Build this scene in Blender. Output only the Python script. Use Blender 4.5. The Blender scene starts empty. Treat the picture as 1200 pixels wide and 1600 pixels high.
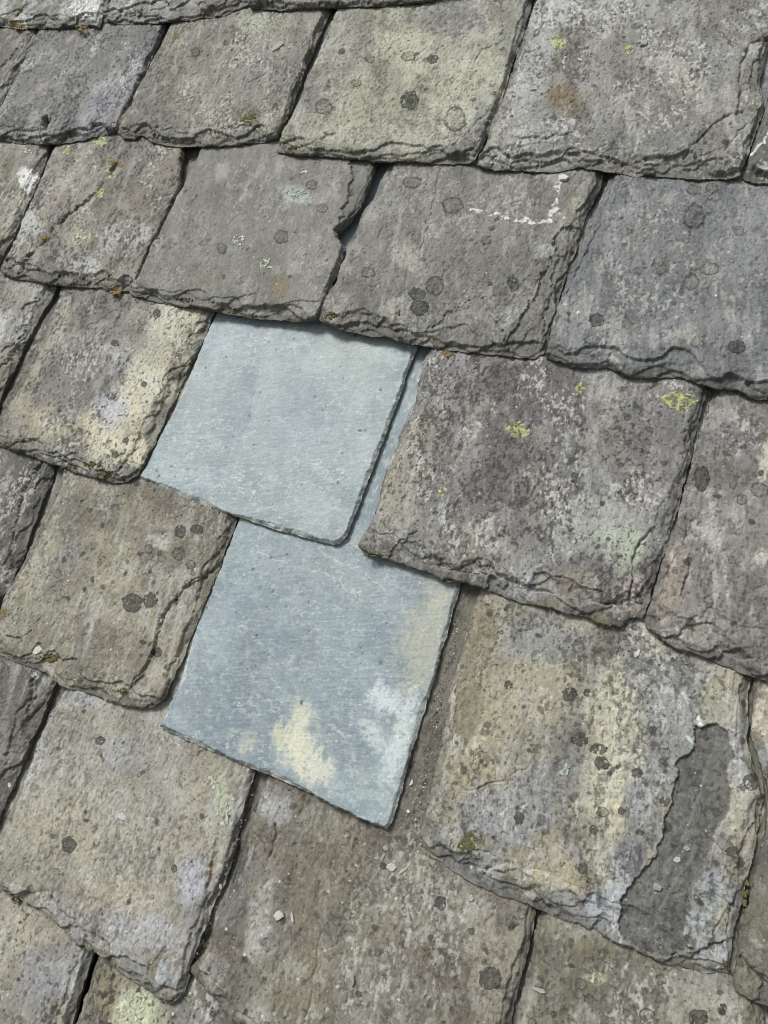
import bpy, math, random
import numpy as np

# ------------------------------------------------------------------ camera, sky, sun, exposure
scene = bpy.context.scene
PITCH = math.radians(35)
D = 0.70                                   # camera to roof along the view axis (m)
F, CX, CY = 1003.99, 600.0, 800.0
_a = np.array([-2250., 90.]) - (CX, CY); _b = np.array([2000., -3400.]) - (CX, CY)
AU = -np.append(_a, F); AU /= np.linalg.norm(AU)      # roof axes seen from the camera (x right, y down, z forward)
AV = np.append(_b, F); AV /= np.linalg.norm(AV)
AN = np.cross(AU, AV)
cp, sp = math.cos(PITCH), math.sin(PITCH)
ROOF_Z = 3.4
W_U = np.array([1, 0, 0.]); W_V = np.array([0, cp, sp]); W_N = np.array([0, -sp, cp])
def roof_to_world(u, v, n):
    p = W_U * u + W_V * v + W_N * n
    return (float(p[0]), float(p[1]), float(p[2] + ROOF_Z))

from mathutils import Matrix, Vector
camd = bpy.data.cameras.new('camera'); cam = bpy.data.objects.new('camera', camd)
scene.collection.objects.link(cam); scene.camera = cam
camd.sensor_fit = 'HORIZONTAL'; camd.sensor_width = 36; camd.lens = 36 * F / 1200
camd.clip_start = 0.01; camd.clip_end = 5000
cols = []
for sgn, i in ((1, 0), (-1, 1), (-1, 2)):
    cols.append(sgn * (W_U * AU[i] + W_V * AV[i] + W_N * AN[i]))
cl = roof_to_world(-D * AU[2], -D * AV[2], -D * AN[2])
m = Matrix.Identity(4)
for c_, col_ in enumerate(cols):
    for r_ in range(3): m[r_][c_] = float(col_[r_])
for r_ in range(3): m[r_][3] = cl[r_]
cam.matrix_world = m

SUN_DIR = W_U * -0.50 + W_V * 0.50 + W_N * 0.72     # towards the light
SUN_DIR = SUN_DIR / np.linalg.norm(SUN_DIR)
sun_el = math.asin(SUN_DIR[2]); sun_az = math.atan2(SUN_DIR[0], SUN_DIR[1])
world = bpy.data.worlds.new('World'); scene.world = world; world.use_nodes = True
wn = world.node_tree; wn.nodes.clear()
sky = wn.nodes.new('ShaderNodeTexSky'); sky.sky_type = 'NISHITA'; sky.sun_disc = False
sky.sun_elevation = sun_el; sky.sun_rotation = sun_az; sky.dust_density = 4.0; sky.air_density = 1.0
hs = wn.nodes.new('ShaderNodeHueSaturation'); hs.inputs['Saturation'].default_value = 0.22   # cloud cover greys the sky
bg = wn.nodes.new('ShaderNodeBackground'); bg.inputs['Strength'].default_value = 0.08
wo = wn.nodes.new('ShaderNodeOutputWorld')
wn.links.new(sky.outputs[0], hs.inputs['Color']); wn.links.new(hs.outputs[0], bg.inputs[0]); wn.links.new(bg.outputs[0], wo.inputs[0])
sl = bpy.data.lights.new('sun', 'SUN'); sl.energy = 2.75; sl.angle = math.radians(18); sl.color = (1, 0.98, 0.95)
so = bpy.data.objects.new('sun', sl); scene.collection.objects.link(so)
so.rotation_euler = Vector([float(x) for x in SUN_DIR]).to_track_quat('Z', 'Y').to_euler()
so.location = (0, 0, 8)
scene.view_settings.view_transform = 'Standard'; scene.view_settings.look = 'None'
scene.view_settings.gamma = 1; scene.view_settings.exposure = 0.30
scene.cycles.pixel_filter_type = 'BLACKMAN_HARRIS'; scene.cycles.filter_width = 1.0
scene.cycles.max_bounces = 5; scene.cycles.diffuse_bounces = 3

# ------------------------------------------------------------------ numpy helpers
_rs = np.random.RandomState(7)
_TAB = _rs.rand(512, 512).astype(np.float32)
def vnoise(x, y, seed=0):
    x = x + seed * 17.31; y = y + seed * 41.77
    ix = np.floor(x).astype(np.int64); iy = np.floor(y).astype(np.int64)
    fx = (x - ix).astype(np.float32); fy = (y - iy).astype(np.float32)
    fx = fx * fx * (3 - 2 * fx); fy = fy * fy * (3 - 2 * fy)
    x0 = ix & 511; x1 = (ix + 1) & 511; y0 = iy & 511; y1 = (iy + 1) & 511
    a = _TAB[y0, x0]; b = _TAB[y0, x1]; c = _TAB[y1, x0]; d = _TAB[y1, x1]
    return a + (b - a) * fx + (c - a) * fy + (a - b - c + d) * fx * fy
def fbm(x, y, seed=0, octv=4, gain=0.5):           # about -1..1
    s = 0; amp = 1; tot = 0
    for o in range(octv):
        s = s + amp * (vnoise(x, y, seed + o * 3) * 2 - 1); tot += amp; amp *= gain
        x, y = (x * 0.80 - y * 0.60) * 2.03, (x * 0.60 + y * 0.80) * 2.03
    return s / tot * 1.5
def ss(a, b, x):
    t = np.clip((x - a) / (b - a), 0, 1); return t * t * (3 - 2 * t)
def lin(c, sat=0.70):
    c = np.array(c, dtype=np.float64) / 255.0
    if c[1] < c[0] and c[1] < c[2]: sat *= 0.38      # lavenders are fainter than they look
    g = c.mean(); c = (g + (c - g) * sat) * (0.985, 1.0, 0.985)
    return np.where(c <= 0.04045, c / 12.92, ((c + 0.055) / 1.055) ** 2.4)
def seg_dist(px, py, pts, closed=False):
    """distance to a polyline, and the side (+1 left of travel)"""
    best = np.full(px.shape, 1e9); side = np.ones(px.shape)
    n = len(pts)
    for i in range(n if closed else n - 1):
        ax, ay = pts[i]; bx, by = pts[(i + 1) % n]
        dx, dy = bx - ax, by - ay; L2 = dx * dx + dy * dy + 1e-18
        t = np.clip(((px - ax) * dx + (py - ay) * dy) / L2, 0, 1)
        qx = px - ax - t * dx; qy = py - ay - t * dy
        d = qx * qx + qy * qy
        mk = d < best
        best = np.where(mk, d, best)
        side = np.where(mk, np.sign(dx * qy - dy * qx + 1e-15), side)
    return np.sqrt(best), side
def inside(px, py, pts):
    r = np.zeros(px.shape, bool); n = len(pts)
    for i in range(n):
        x1, y1 = pts[i]; x2, y2 = pts[(i + 1) % n]
        if y1 == y2: continue
        c = ((y1 > py) != (y2 > py)) & (px < (x2 - x1) * (py - y1) / (y2 - y1) + x1)
        r ^= c
    return r
def terrace(x, lay, sharp=0.7):
    q = x / lay; f = np.floor(q)
    return lay * (f + ss(sharp, 1.0, q - f))

# ------------------------------------------------------------------ roof planes of the courses
S = 0.050                                  # each slate leans on the one below by this slope
VT = {k: v * D for k, v in dict(A=1.068, B=0.685, C=0.320, D=-0.058, E=-0.415, F=-0.710, G=-1.06, H=-1.42).items()}
NEXT = dict(A='B', B='C', C='D', D='E', E='F', F='G', G='H')
G0 = 0.36 * D
def top_plane(k, v): return S * (VT[k] + G0 - v)
def bot_plane(k, v): return top_plane(NEXT[k], v) + 0.0006
def unproj(x, y, k, lift):
    """photo point -> roof (u, v) on the plane `lift` metres above the bed of course k"""
    r = np.array([x - CX, y - CY, F]); o = np.array([0, 0, -D])
    ou, ov, on = o @ AU, o @ AV, o @ AN
    ru, rv, rn = r @ AU, r @ AV, r @ AN
    c0 = bot_plane(k, 0.0) + lift
    t = (c0 - S * ov - on) / (rn + S * rv)
    return ou + ru * t, ov + rv * t
def proj(u, v, n):
    X = u * AU[0] + v * AV[0] + n * AN[0]; Y = u * AU[1] + v * AV[1] + n * AN[1]; Z = D + u * AU[2] + v * AV[2] + n * AN[2]
    return CX + F * X / Z, CY + F * Y / Z

# ------------------------------------------------------------------ materials
def slate_mat(name, rough=0.78, speck=0.5, grain=1.0, bump=1.0):
    mt = bpy.data.materials.new(name); mt.use_nodes = True
    nt = mt.node_tree; N = nt.nodes; L = nt.links
    b = N['Principled BSDF']
    at = N.new('ShaderNodeVertexColor'); at.layer_name = 'pigment'
    tc = N.new('ShaderNodeTexCoord'); oi = N.new('ShaderNodeObjectInfo')
    ad = N.new('ShaderNodeVectorMath'); ad.operation = 'ADD'
    L.new(tc.outputs['Object'], ad.inputs[0])
    sc = N.new('ShaderNodeVectorMath'); sc.operation = 'SCALE'; sc.inputs[0].default_value = (3, 5, 2)
    L.new(oi.outputs['Random'], sc.inputs['Scale']); L.new(sc.outputs[0], ad.inputs[1])
    def noise(scale, det, rough_, vec=None, dist=0.0):
        n = N.new('ShaderNodeTexNoise'); n.inputs['Scale'].default_value = scale
        n.inputs['Detail'].default_value = det; n.inputs['Roughness'].default_value = rough_
        n.inputs['Distortion'].default_value = dist
        L.new(vec or ad.outputs[0], n.inputs['Vector']); return n
    def mapr(src, a, b_, c, d):
        r = N.new('ShaderNodeMapRange'); L.new(src, r.inputs[0])
        for i, v in enumerate((a, b_, c, d)): r.inputs[i + 1].default_value = v
        return r.outputs[0]
    def mulc(c1, f):
        x = N.new('ShaderNodeVectorMath'); x.operation = 'SCALE'; L.new(c1, x.inputs[0]); L.new(f, x.inputs['Scale']); return x.outputs[0]
    n1 = noise(900, 4, 0.7); n2 = noise(260, 4, 0.65)
    st = N.new('ShaderNodeMapping'); st.inputs['Scale'].default_value = (1, 0.3, 1); st.inputs['Rotation'].default_value = (0, 0, 0.25)
    L.new(ad.outputs[0], st.inputs[0]); n3 = noise(420, 3, 0.6, st.outputs[0], 0.6)
    c = mulc(at.outputs['Color'], mapr(n1.outputs[0], 0.3, 0.7, 1 - 0.17 * grain, 1 + 0.17 * grain))
    c = mulc(c, mapr(n2.outputs[0], 0.3, 0.7, 1 - 0.2 * grain, 1 + 0.2 * grain))
    c = mulc(c, mapr(n3.outputs[0], 0.3, 0.7, 1 - 0.2 * grain, 1 + 0.2 * grain))
    # pale mineral specks and dark grains
    for (sc_, th, colr, amt) in ((470, 0.65, (0.36, 0.35, 0.33, 1), 0.45 * speck), (430, 0.64, (0.028, 0.026, 0.023, 1), 0.75 * speck)):
        n = noise(sc_, 2, 0.5)
        mk = mapr(n.outputs[0], th, th + 0.05, 0, amt)
        mx = N.new('ShaderNodeMix'); mx.data_type = 'RGBA'; mx.inputs[7].default_value = colr
        L.new(mk, mx.inputs[0]); L.new(c, mx.inputs[6]); c = mx.outputs[2]
    L.new(c, b.inputs['Base Color'])
    b.inputs['Roughness'].default_value = rough
    b.inputs['Specular IOR Level'].default_value = 0.35
    rr = mapr(n2.outputs[0], 0.3, 0.7, rough - 0.12, rough + 0.12); L.new(rr, b.inputs['Roughness'])
    bm = N.new('ShaderNodeBump'); bm.inputs['Strength'].default_value = 0.55 * bump; bm.inputs['Distance'].default_value = 0.0006
    hsum = N.new('ShaderNodeMath'); hsum.operation = 'ADD'; L.new(n1.outputs[0], hsum.inputs[0]); L.new(n3.outputs[0], hsum.inputs[1])
    h2 = N.new('ShaderNodeMath'); h2.operation = 'ADD'; L.new(hsum.outputs[0], h2.inputs[0]); L.new(n2.outputs[0], h2.inputs[1])
    L.new(h2.outputs[0], bm.inputs['Height']); L.new(bm.outputs[0], b.inputs['Normal'])
    return mt
M_OLD = slate_mat('weathered_slate', 0.78, 0.95, 0.9, 1.0)
M_NEW = slate_mat('fresh_slate', 0.6, 0.12, 0.5, 0.7)
M_LICHEN = slate_mat('lichen', 0.95, 0.25, 1.2, 1.6)
M_CHIP = slate_mat('stone_chip', 0.7, 0.2, 0.6, 0.8)

def mesh_obj(name, verts, quads, colors, mat, parent=None, smooth=True, loc=(0, 0, 0), rot=None, ngons=None):
    me = bpy.data.meshes.new(name)
    nv = len(verts); nq = len(quads)
    loops = quads.reshape(-1).astype(np.int32)
    starts = (np.arange(nq) * 4).astype(np.int32); totals = np.full(nq, 4, np.int32)
    if ngons:
        for g in ngons:
            starts = np.append(starts, len(loops)).astype(np.int32); totals = np.append(totals, len(g)).astype(np.int32)
            loops = np.concatenate([loops, np.array(g, np.int32)])
    me.vertices.add(nv); me.vertices.foreach_set('co', np.ascontiguousarray(verts, dtype=np.float32).reshape(-1))
    me.loops.add(len(loops)); me.loops.foreach_set('vertex_index', loops)
    me.polygons.add(len(starts)); me.polygons.foreach_set('loop_start', starts); me.polygons.foreach_set('loop_total', totals)
    me.polygons.foreach_set('use_smooth', np.full(len(starts), smooth, bool))
    me.update(calc_edges=True); me.validate()
    ca = me.color_attributes.new('pigment', 'FLOAT_COLOR', 'POINT')
    rgba = np.ones((nv, 4), np.float32); rgba[:, :3] = colors
    ca.data.foreach_set('color', rgba.reshape(-1))
    me.materials.append(mat)
    o = bpy.data.objects.new(name, me); scene.collection.objects.link(o)
    if parent is not None: o.parent = parent
    o.location = loc
    if rot is not None: o.rotation_euler = rot
    return o

# ------------------------------------------------------------------ colours
GREY = (122, 118, 110); DARK = (84, 81, 76); TAN = (160, 151, 126); CREAM = (186, 176, 144); LAV = (142, 139, 150)
BLUEG = (116, 119, 130); PURP = (98, 86, 88); PALE = (176, 175, 172); OLIVE = (116, 113, 92); BROWN = (98, 88, 72); MINT = (160, 172, 158)
WARM = (136, 128, 115); RUST = (128, 108, 62); DGREY = (100, 98, 94)
LCOL = dict(yellow=(158, 158, 104), lime=(170, 173, 122), orange=(136, 112, 54), pale=(172, 176, 150), dark=(60, 60, 56), mint=(146, 158, 144),
            ring=(104, 103, 94), moss=(92, 88, 44), cream=(180, 180, 152))

SLATES = {}
class Slate: pass

def make_slate(key, k, L, T, R, label, pal, new=False, tw=12, sw=5, cracks=(), steps=(), flakes=(), patches=(), strokes=(),
               n_dark=40, n_ring=25, n_fleck=60, mottle=0.55, terr=0.8, dz=0.0, thick=None, tilt=0.0, rough=1.0, edge_moss=0.3, streak=0.3,
               stain=0.35, res=0.00076, seed=0, rtop=0.85):
    rnd = random.Random(hash_(key) + seed); sd = hash_(key) % 397
    tk = thick if thick else (S * (VT[k] - VT[NEXT[k]]) - 0.0006)
    toL = [unproj(x, y, k, dz + tk) for x, y in L]
    toT = [unproj(x, y, k, dz + tk * 0.1) for x, y in T]
    toR = [unproj(x, y, k, dz + tk * rtop) for x, y in R]
    vhead = VT[k] + 2.12 * G0
    poly = [(toL[0][0], vhead)] + toL + toT + toR + [(toR[-1][0], vhead)]
    sideL = [poly[0]] + toL + [toT[0]]; sideR = [toT[-1]] + toR + [poly[-1]]
    us = [p[0] for p in poly]; vs = [p[1] for p in poly]
    u0, u1 = min(us) - 0.006, max(us) + 0.006; v0 = min(vs) - 0.006
    vfine = VT[k] + G0 + 0.035
    # grid lines: fine where the picture can see them, coarse elsewhere
    def lines(a, b, is_fine, fine, coarse):
        out = [a]
        while out[-1] < b:
            out.append(out[-1] + (fine if is_fine(out[-1]) else coarse))
        return np.array(out)
    def seen(u, v):
        x, y = proj(u, v, top_plane(k, v)); return np.any((x > -25) & (x < 1225) & (y > -25) & (y < 1625))
    vv_s = np.linspace(v0, vfine, 14); uu_s = np.linspace(u0, u1, 14)
    U_ = lines(u0, u1, lambda u: seen(np.full(14, u), vv_s), res, 0.0035)
    V_ = lines(v0, vhead + 0.004, lambda v: v < vfine and seen(uu_s, np.full(14, v)), res, 0.0035)
    u, v = np.meshgrid(U_, V_)
    lu, lv = u * 100, v * 100                       # centimetres for the noises
    # ragged outline
    amp = 0.0007 if new else 0.0018
    wu = u + amp * fbm(lu / 2.2, lv / 2.2, sd + 1, 3) + (0.0006 if new else 0.0007) * fbm(lu / 0.5, lv / 0.5, sd + 2, 2)
    wv = v + amp * fbm(lu / 2.2, lv / 2.2, sd + 5, 3) + (0.0005 if new else 0.0007) * fbm(lu / 0.5, lv / 0.5, sd + 6, 2)
    ins = inside(wu, wv, poly)
    dT, _ = seg_dist(wu, wv, toT); dL, _ = seg_dist(wu, wv, sideL); dR, _ = seg_dist(wu, wv, sideR)
    dH = np.abs(vhead - v)
    dm = np.minimum(np.minimum(dT, dH), np.minimum(dL, dR))
    phi = np.where(ins, dm, -dm)
    # ---- height
    B = bot_plane(k, v) + dz
    x, y = proj(u, v, B + tk)                       # where each point lies in the photograph: used to place the traced marks
    ca_, sa_ = math.cos(0.22), math.sin(0.22)
    gu = lu * ca_ + lv * sa_; gv = -lu * sa_ + lv * ca_   # cleavage grain direction
    und = fbm(lu / 7, lv / 9, sd + 9, 3)
    if new:
        h = 0.0006 * und + 0.00012 * fbm(lu / 0.9, lv / 2.4, sd + 11, 3)
        tq = fbm(lu / 6, lv / 3, sd + 13, 4)
        h += 0.0006 * (terrace(tq, 0.30, 0.88) - tq) + 0.00012 * fbm((lu * 0.94 + lv * 0.34) / 1.2, (-lu * 0.34 + lv * 0.94) / 0.2, sd + 14, 3)
    else:
        h = 0.0016 * und * rough + 0.00045 * rough * fbm(gu / 0.8, gv / 2.6, sd + 11, 4) + 0.00026 * rough * fbm(lu / 0.30, lv / 0.38, sd + 12, 3, 0.65)
        tq = fbm(gu / 3.5, gv / 8, sd + 13, 5)
        h += terr * 0.0011 * terrace(tq, 0.42, 0.86)
        tr = fbm(gu / 1.6, gv / 3.2, sd + 17, 5, 0.6); h += 0.0006 * rough * terr * terrace(tr, 0.36, 0.86) * ss(-0.2, 0.3, fbm(lu / 5, lv / 6, sd + 18, 3))
        h -= 0.0007 * rough * ss(0.45, 0.8, fbm(lu / 0.5, lv / 0.6, sd + 15, 2))
    body = np.ones_like(u)
    for fl in flakes:                               # (polygon px, depth, colour, strength)
        pts = [(a, b) for a, b in fl[0]]
        xw = x + 9 * fbm(lu / 1.5, lv / 1.5, sd + 21, 5, 0.6); yw = y + 9 * fbm(lu / 1.5, lv / 1.5, sd + 23, 5, 0.6)
        d_, _ = seg_dist(xw, yw, pts, True); i_ = inside(xw, yw, pts); ph = np.where(i_, d_, -d_)
        h -= fl[1] * ss(-1.0, 1.6, ph)
    for st in steps:                                # (polyline px, depth, falloff px) right-hand side of travel sits lower
        pts = st[0]
        xw = x + 3.5 * fbm(lu / 1.0, lv / 1.0, sd + 25, 3); yw = y + 3.5 * fbm(lu / 1.0, lv / 1.0, sd + 27, 3)
        d_, s_ = seg_dist(xw, yw, pts)
        ends = ss(0, 14, np.minimum(np.hypot(xw - pts[0][0], yw - pts[0][1]), np.hypot(xw - pts[-1][0], yw - pts[-1][1])) + 3)
        h -= st[1] * ends * ss(-0.8, 1.2, d_ * s_) * np.exp(-d_ / st[2])
    crack_m = np.zeros_like(u)
    for cr in cracks:
        pts, w, dep = cr[0], cr[1], cr[2]
        xw = x + 3.0 * fbm(lu / 0.9, lv / 0.9, sd + 31, 3); yw = y + 3.0 * fbm(lu / 0.9, lv / 0.9, sd + 33, 3)
        d_, s_ = seg_dist(xw, yw, pts)
        g = np.exp(-(d_ / (w * 0.9)) ** 2) * (0.8 + 0.5 * fbm(lu / 1.2, lv / 1.2, sd + 35, 2))
        h -= dep * 2.2 * np.clip(g, 0, 1); crack_m = np.maximum(crack_m, np.clip(g, 0, 1))
    # ---- broken, laminated edges
    nz = fbm(lu / 1.6, lv / 1.6, sd + 41, 4); nz2 = fbm(lu / 4.5, lv / 4.5, sd + 43, 2)
    wT = tw * 0.001 * np.clip(0.75 + 0.75 * nz2, 0.22, 1.8); wS = sw * 0.001 * np.clip(0.8 + 0.9 * nz2, 0.25, 2.0)
    tT = np.clip(1 - dT / wT, 0, 1); tS = np.clip(1 - np.minimum(dL, dR) / wS, 0, 1)
    if new:
        raw = np.maximum(tT ** 1.25 * 0.88, tS ** 1.2 * 0.72) * tk
        raw = np.where(raw > 0, raw + 0.0005 * nz * ss(0, 0.25, np.maximum(tT, tS)), 0)
        drop = np.clip(terrace(raw + 0.0006 * fbm(lu / 0.5, lv / 0.5, sd + 45, 2) * (raw > 0), 0.0012, 0.5), 0, tk * 0.8)
    else:                                           # each leaf of the slate has broken back from the edge by its own amount
        drop = 0.12 * tk * np.maximum(tT, 0.7 * tS)
        sharps = [0.0008, 0.0045, 0.0007, 0.0022]; fr = [(0.14, 0.26, 0.22, 0.16), (0.24, 0.14, 0.16, 0.24), (0.10, 0.18, 0.30, 0.20)][sd % 3]
        for j in range(4):
            o_ = 140 + 17 * j
            w = fbm(lu / 3.6, lv / 3.6, sd + o_, 2) * 1.0 + 0.22 * fbm(lu / 1.1, lv / 1.1, sd + o_ + 5, 4)
            rel = (1.15, 0.75, 0.45, 0.18)[j]
            wt = tw * 0.001 * np.clip(rel + 0.85 * w, 0.02, 2.4); ws = sw * 0.001 * np.clip(rel * 0.9 + 0.9 * w, 0.0, 2.6)
            rt = sharps[(j + sd) % 4] * np.clip(1 + 0.8 * nz, 0.3, 2.5)
            a_ = 1 - ss(-rt, rt * 0.4, dT - wt); b2_ = (1 - ss(-rt, rt * 0.4, np.minimum(dL, dR) - ws)) * (0.85 if j < 3 else 0.5) * (ws > 0.0004)
            drop = drop + fr[j] * tk * np.maximum(a_, b2_)
        edge = ss(0.0, 0.4, np.maximum(tT, tS))
        drop = drop + edge * (0.0005 * fbm(gu / 0.9, gv / 1.8, sd + 47, 4) + 0.00022 * fbm(lu / 0.4, lv / 0.4, sd + 49, 3))
        drop = np.clip(drop, 0, tk * 0.9)
    rest = np.maximum(tT, tS)
    h = h * (1 - 0.35 * rest) - drop
    top = B + tk + h
    top = np.maximum(top, B + 0.0008)
    if tilt: top = top + tilt * (v - VT[k])
    # ---- pigment
    c = [lin(q, 0.80 if new else 0.70) for q in pal]
    def mixc(col, cc, mk): return col + (np.asarray(cc) - col) * mk[..., None]
    a1 = ss(-0.35, 0.4, fbm(gu / 4.5, gv / 9, sd + 51, 4)); a2 = ss(-0.1, 0.5, fbm(gu / 2.4, gv / 6, sd + 53, 5))
    col = np.ones(u.shape + (3,)) * c[0]
    col = mixc(col, c[1], a1); col = mixc(col, c[2], a2 * 0.75)
    if new:
        col *= (1 + 0.10 * fbm(lu / 3, lv / 3, sd + 55, 4))[..., None]
        vein = np.abs(fbm(lu / 3.2, lv / 1.5, sd + 57, 5)); brk = ss(-0.1, 0.4, fbm(lu / 1.6, lv / 1.6, sd + 58, 4))
        col = mixc(col, lin((208, 213, 205)), 0.85 * (1 - ss(0.0, 0.03, vein)) * brk)
        cl_ = ss(-0.2, 0.9, fbm(lu / 2.6, lv / 2.2, sd + 59, 6, 0.72)); col = mixc(col, lin((176, 188, 190)), cl_ * 0.32)
        wf = ss(0.2, 0.55, fbm(lu / 0.7, lv / 0.5, sd + 62, 5, 0.75)); col = mixc(col, lin((196, 203, 200)), wf * 0.32)
        wd = ss(0.3, 0.8, fbm(lu / 0.5, lv / 0.4, sd + 64, 4, 0.7)); col = mixc(col, lin((112, 124, 132)), wd * 0.3)
        qa, qb = lu * 0.94 + lv * 0.34, -lu * 0.34 + lv * 0.94
        hr = ss(0.42, 0.7, fbm(qa / 1.3, qb / 0.14, sd + 60, 3)); col = mixc(col, lin((186, 195, 196)), hr * 0.2)
        hd = ss(0.42, 0.7, fbm(qa / 1.1, qb / 0.15, sd + 67, 3)); col = mixc(col, lin((104, 116, 124)), hd * 0.14)
        v2 = np.abs(fbm(qa / 2.2, qb / 0.9, sd + 68, 5)); col = mixc(col, lin((200, 204, 194)), 0.75 * (1 - ss(0.0, 0.03, v2)) * ss(-0.1, 0.3, fbm(lu / 1.4, lv / 1.4, sd + 69, 4)))
    else:
        col *= (1 + 0.16 * fbm(gu / 1.2, gv / 3.5, sd + 55, 4))[..., None]
        col *= (1 + 0.17 * fbm(gu / 8, gv / 12, sd + 56, 3))[..., None]
    wisp = 0.35 + 0.65 * ss(-0.25, 0.35, fbm(lu / 0.9, lv / 0.7, sd + 66, 6, 0.75)) if new else 1.0
    for p in patches:                               # (cx, cy, rx, ry, angle deg, colour, strength[, softness])
        cx, cy, rx, ry, an, pc, stg = p[:7]; soft = (p[7] if len(p) > 7 else 0.45) * (1.9 if new and len(p) < 8 else 0.55)
        ca, sa = math.cos(math.radians(an)), math.sin(math.radians(an))
        dx, dy = x - cx, y - cy
        q = np.hypot((dx * ca + dy * sa) / rx, (-dx * sa + dy * ca) / ry)
        mk = q < 2.0
        if not mk.any(): continue
        n = (0.40 if not (new and len(p) > 7) else 0.62) * fbm(gu / 1.7, gv / 2.4, sd + 61 + int(cx) % 13, 6, 0.70) + 0.16 * fbm(lu / 0.35, lv / 0.4, sd + 63, 3, 0.7)
        mm = ss(1 + soft, 1 - soft, q + n) * stg * mk
        gr = ss(-0.3, 0.0, fbm(lu / 0.26, lv / 0.32, sd + 65, 3, 0.7) + 0.7 * (1.0 - q))
        col = mixc(col, lin(pc) * (1.16 if not new else 1.08), mm * ((0.55 + 0.45 * gr) if not new else (wisp if len(p) < 8 else 0.25 + 0.75 * gr)))
    if not new:
        loc_ = ss(-0.12, 0.38, fbm(gu / 3.0, gv / 5.0, sd + 73, 6, 0.6))
        dk = c[3] if len(c) > 3 else lin(DARK) * 0.8
        g4 = fbm(gu / 0.9, gv / 1.6, sd + 72, 5, 0.68)
        col = mixc(col, dk * 1.1, ss(0.1, 0.34, g4 + 0.22 * (loc_ - 0.5)) * 0.62 * min(1, mottle * 1.3) * (0.2 + 0.8 * loc_))
        g1 = fbm(gu / 0.30, gv / 0.44, sd + 71, 3, 0.65)
        pit = ss(0.20, 0.36, g1 + 0.4 * (loc_ - 0.7)) * min(1, mottle * 1.35)
        col = mixc(col, dk * 0.62, np.clip(pit, 0, 0.95)); top = top - 0.00035 * pit
        g2 = fbm(gu / 0.30, gv / 0.5, sd + 75, 3, 0.65); l2 = ss(-0.1, 0.5, fbm(gu / 3.4, gv / 5, sd + 76, 5, 0.6))
        pl = ss(0.22, 0.42, g2 + 0.3 * (l2 - 0.7)) * min(1, mottle * 1.8)
        col = mixc(col, lin((196, 193, 187)), pl * 0.6 * l2); top = top + 0.0002 * pl * l2
        l3 = ss(0.15, 0.5, fbm(gu / 2.2, gv / 3.6, sd + 78, 6, 0.66)); col = mixc(col, lin((168, 164, 156)), l3 * 0.45 * (1 - loc_))
        if streak:
            col = mixc(col, lin(PALE), ss(0.35, 0.85, fbm(gu / 0.9, gv / 5, sd + 77, 4)) * streak)
        if stain:                                   # soot-brown algae film patches
            col = mixc(col, lin(BROWN), ss(0.2, 0.8, fbm(lu / 6, lv / 5, sd + 79, 4)) * stain)
        col = mixc(col, lin((84, 80, 48)), ss(0.72, 0.95, tT) * ss(-0.5, 0.4, fbm(lu / 1.8, lv / 1.8, sd + 86, 4)) * min(1, 0.35 + edge_moss) * 0.7)
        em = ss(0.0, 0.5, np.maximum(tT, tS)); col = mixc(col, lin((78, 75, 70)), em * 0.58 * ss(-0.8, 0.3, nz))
        col = mixc(col, lin((112, 100, 44)), ss(0.25, 0.7, fbm(lu / 2.2, lv / 2.2, sd + 81, 4)) * ss(-0.2, 0.5, fbm(lu / 0.35, lv / 0.35, sd + 82, 3, 0.7)) * ss(0.02, 0.5, tT) * edge_moss * 0.7)
    else:
        em = ss(0.0, 0.35, np.maximum(tT, tS)); col = mixc(col, lin((186, 189, 180)), em * 0.85 * ss(-0.5, 0.2, nz))
        col = mixc(col, lin((120, 126, 126)), em * 0.5 * ss(0.1, 0.8, -nz))
    for fl in flakes:
        if len(fl) < 4 or fl[2] is None: continue
        xw = x + 9 * fbm(lu / 1.5, lv / 1.5, sd + 21, 5, 0.6); yw = y + 9 * fbm(lu / 1.5, lv / 1.5, sd + 23, 5, 0.6)
        d_, _ = seg_dist(xw, yw, fl[0], True); i_ = inside(xw, yw, fl[0]); ph = np.where(i_, d_, -d_)
        fc = np.ones_like(col) * lin(fl[2]) * (1 + 0.2 * fbm(lu / 0.8, lv / 0.8, sd + 83, 5, 0.7) + 0.22 * fbm(gu / 2.5, gv / 4, sd + 84, 4) - 0.4 * ss(0.25, 0.5, fbm(lu / 0.4, lv / 0.5, sd + 85, 3)))[..., None]
        col = col + (fc - col) * (ss(-1.0, 1.0, ph) * fl[3])[..., None]
    for sk in strokes:                              # (polyline px, width px, colour, strength, broken 0..1)
        d_, _ = seg_dist(x + 4 * fbm(lu / 0.7, lv / 0.7, sd + 91, 3), y + 4 * fbm(lu / 0.7, lv / 0.7, sd + 93, 3), sk[0])
        brk = ss(sk[4] - 0.5, sk[4] - 0.3, fbm(lu / 0.35, lv / 0.35, sd + 95, 3))
        col = mixc(col, lin(sk[2]), ss(sk[1], sk[1] * 0.5, d_) * sk[3] * brk)
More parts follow.
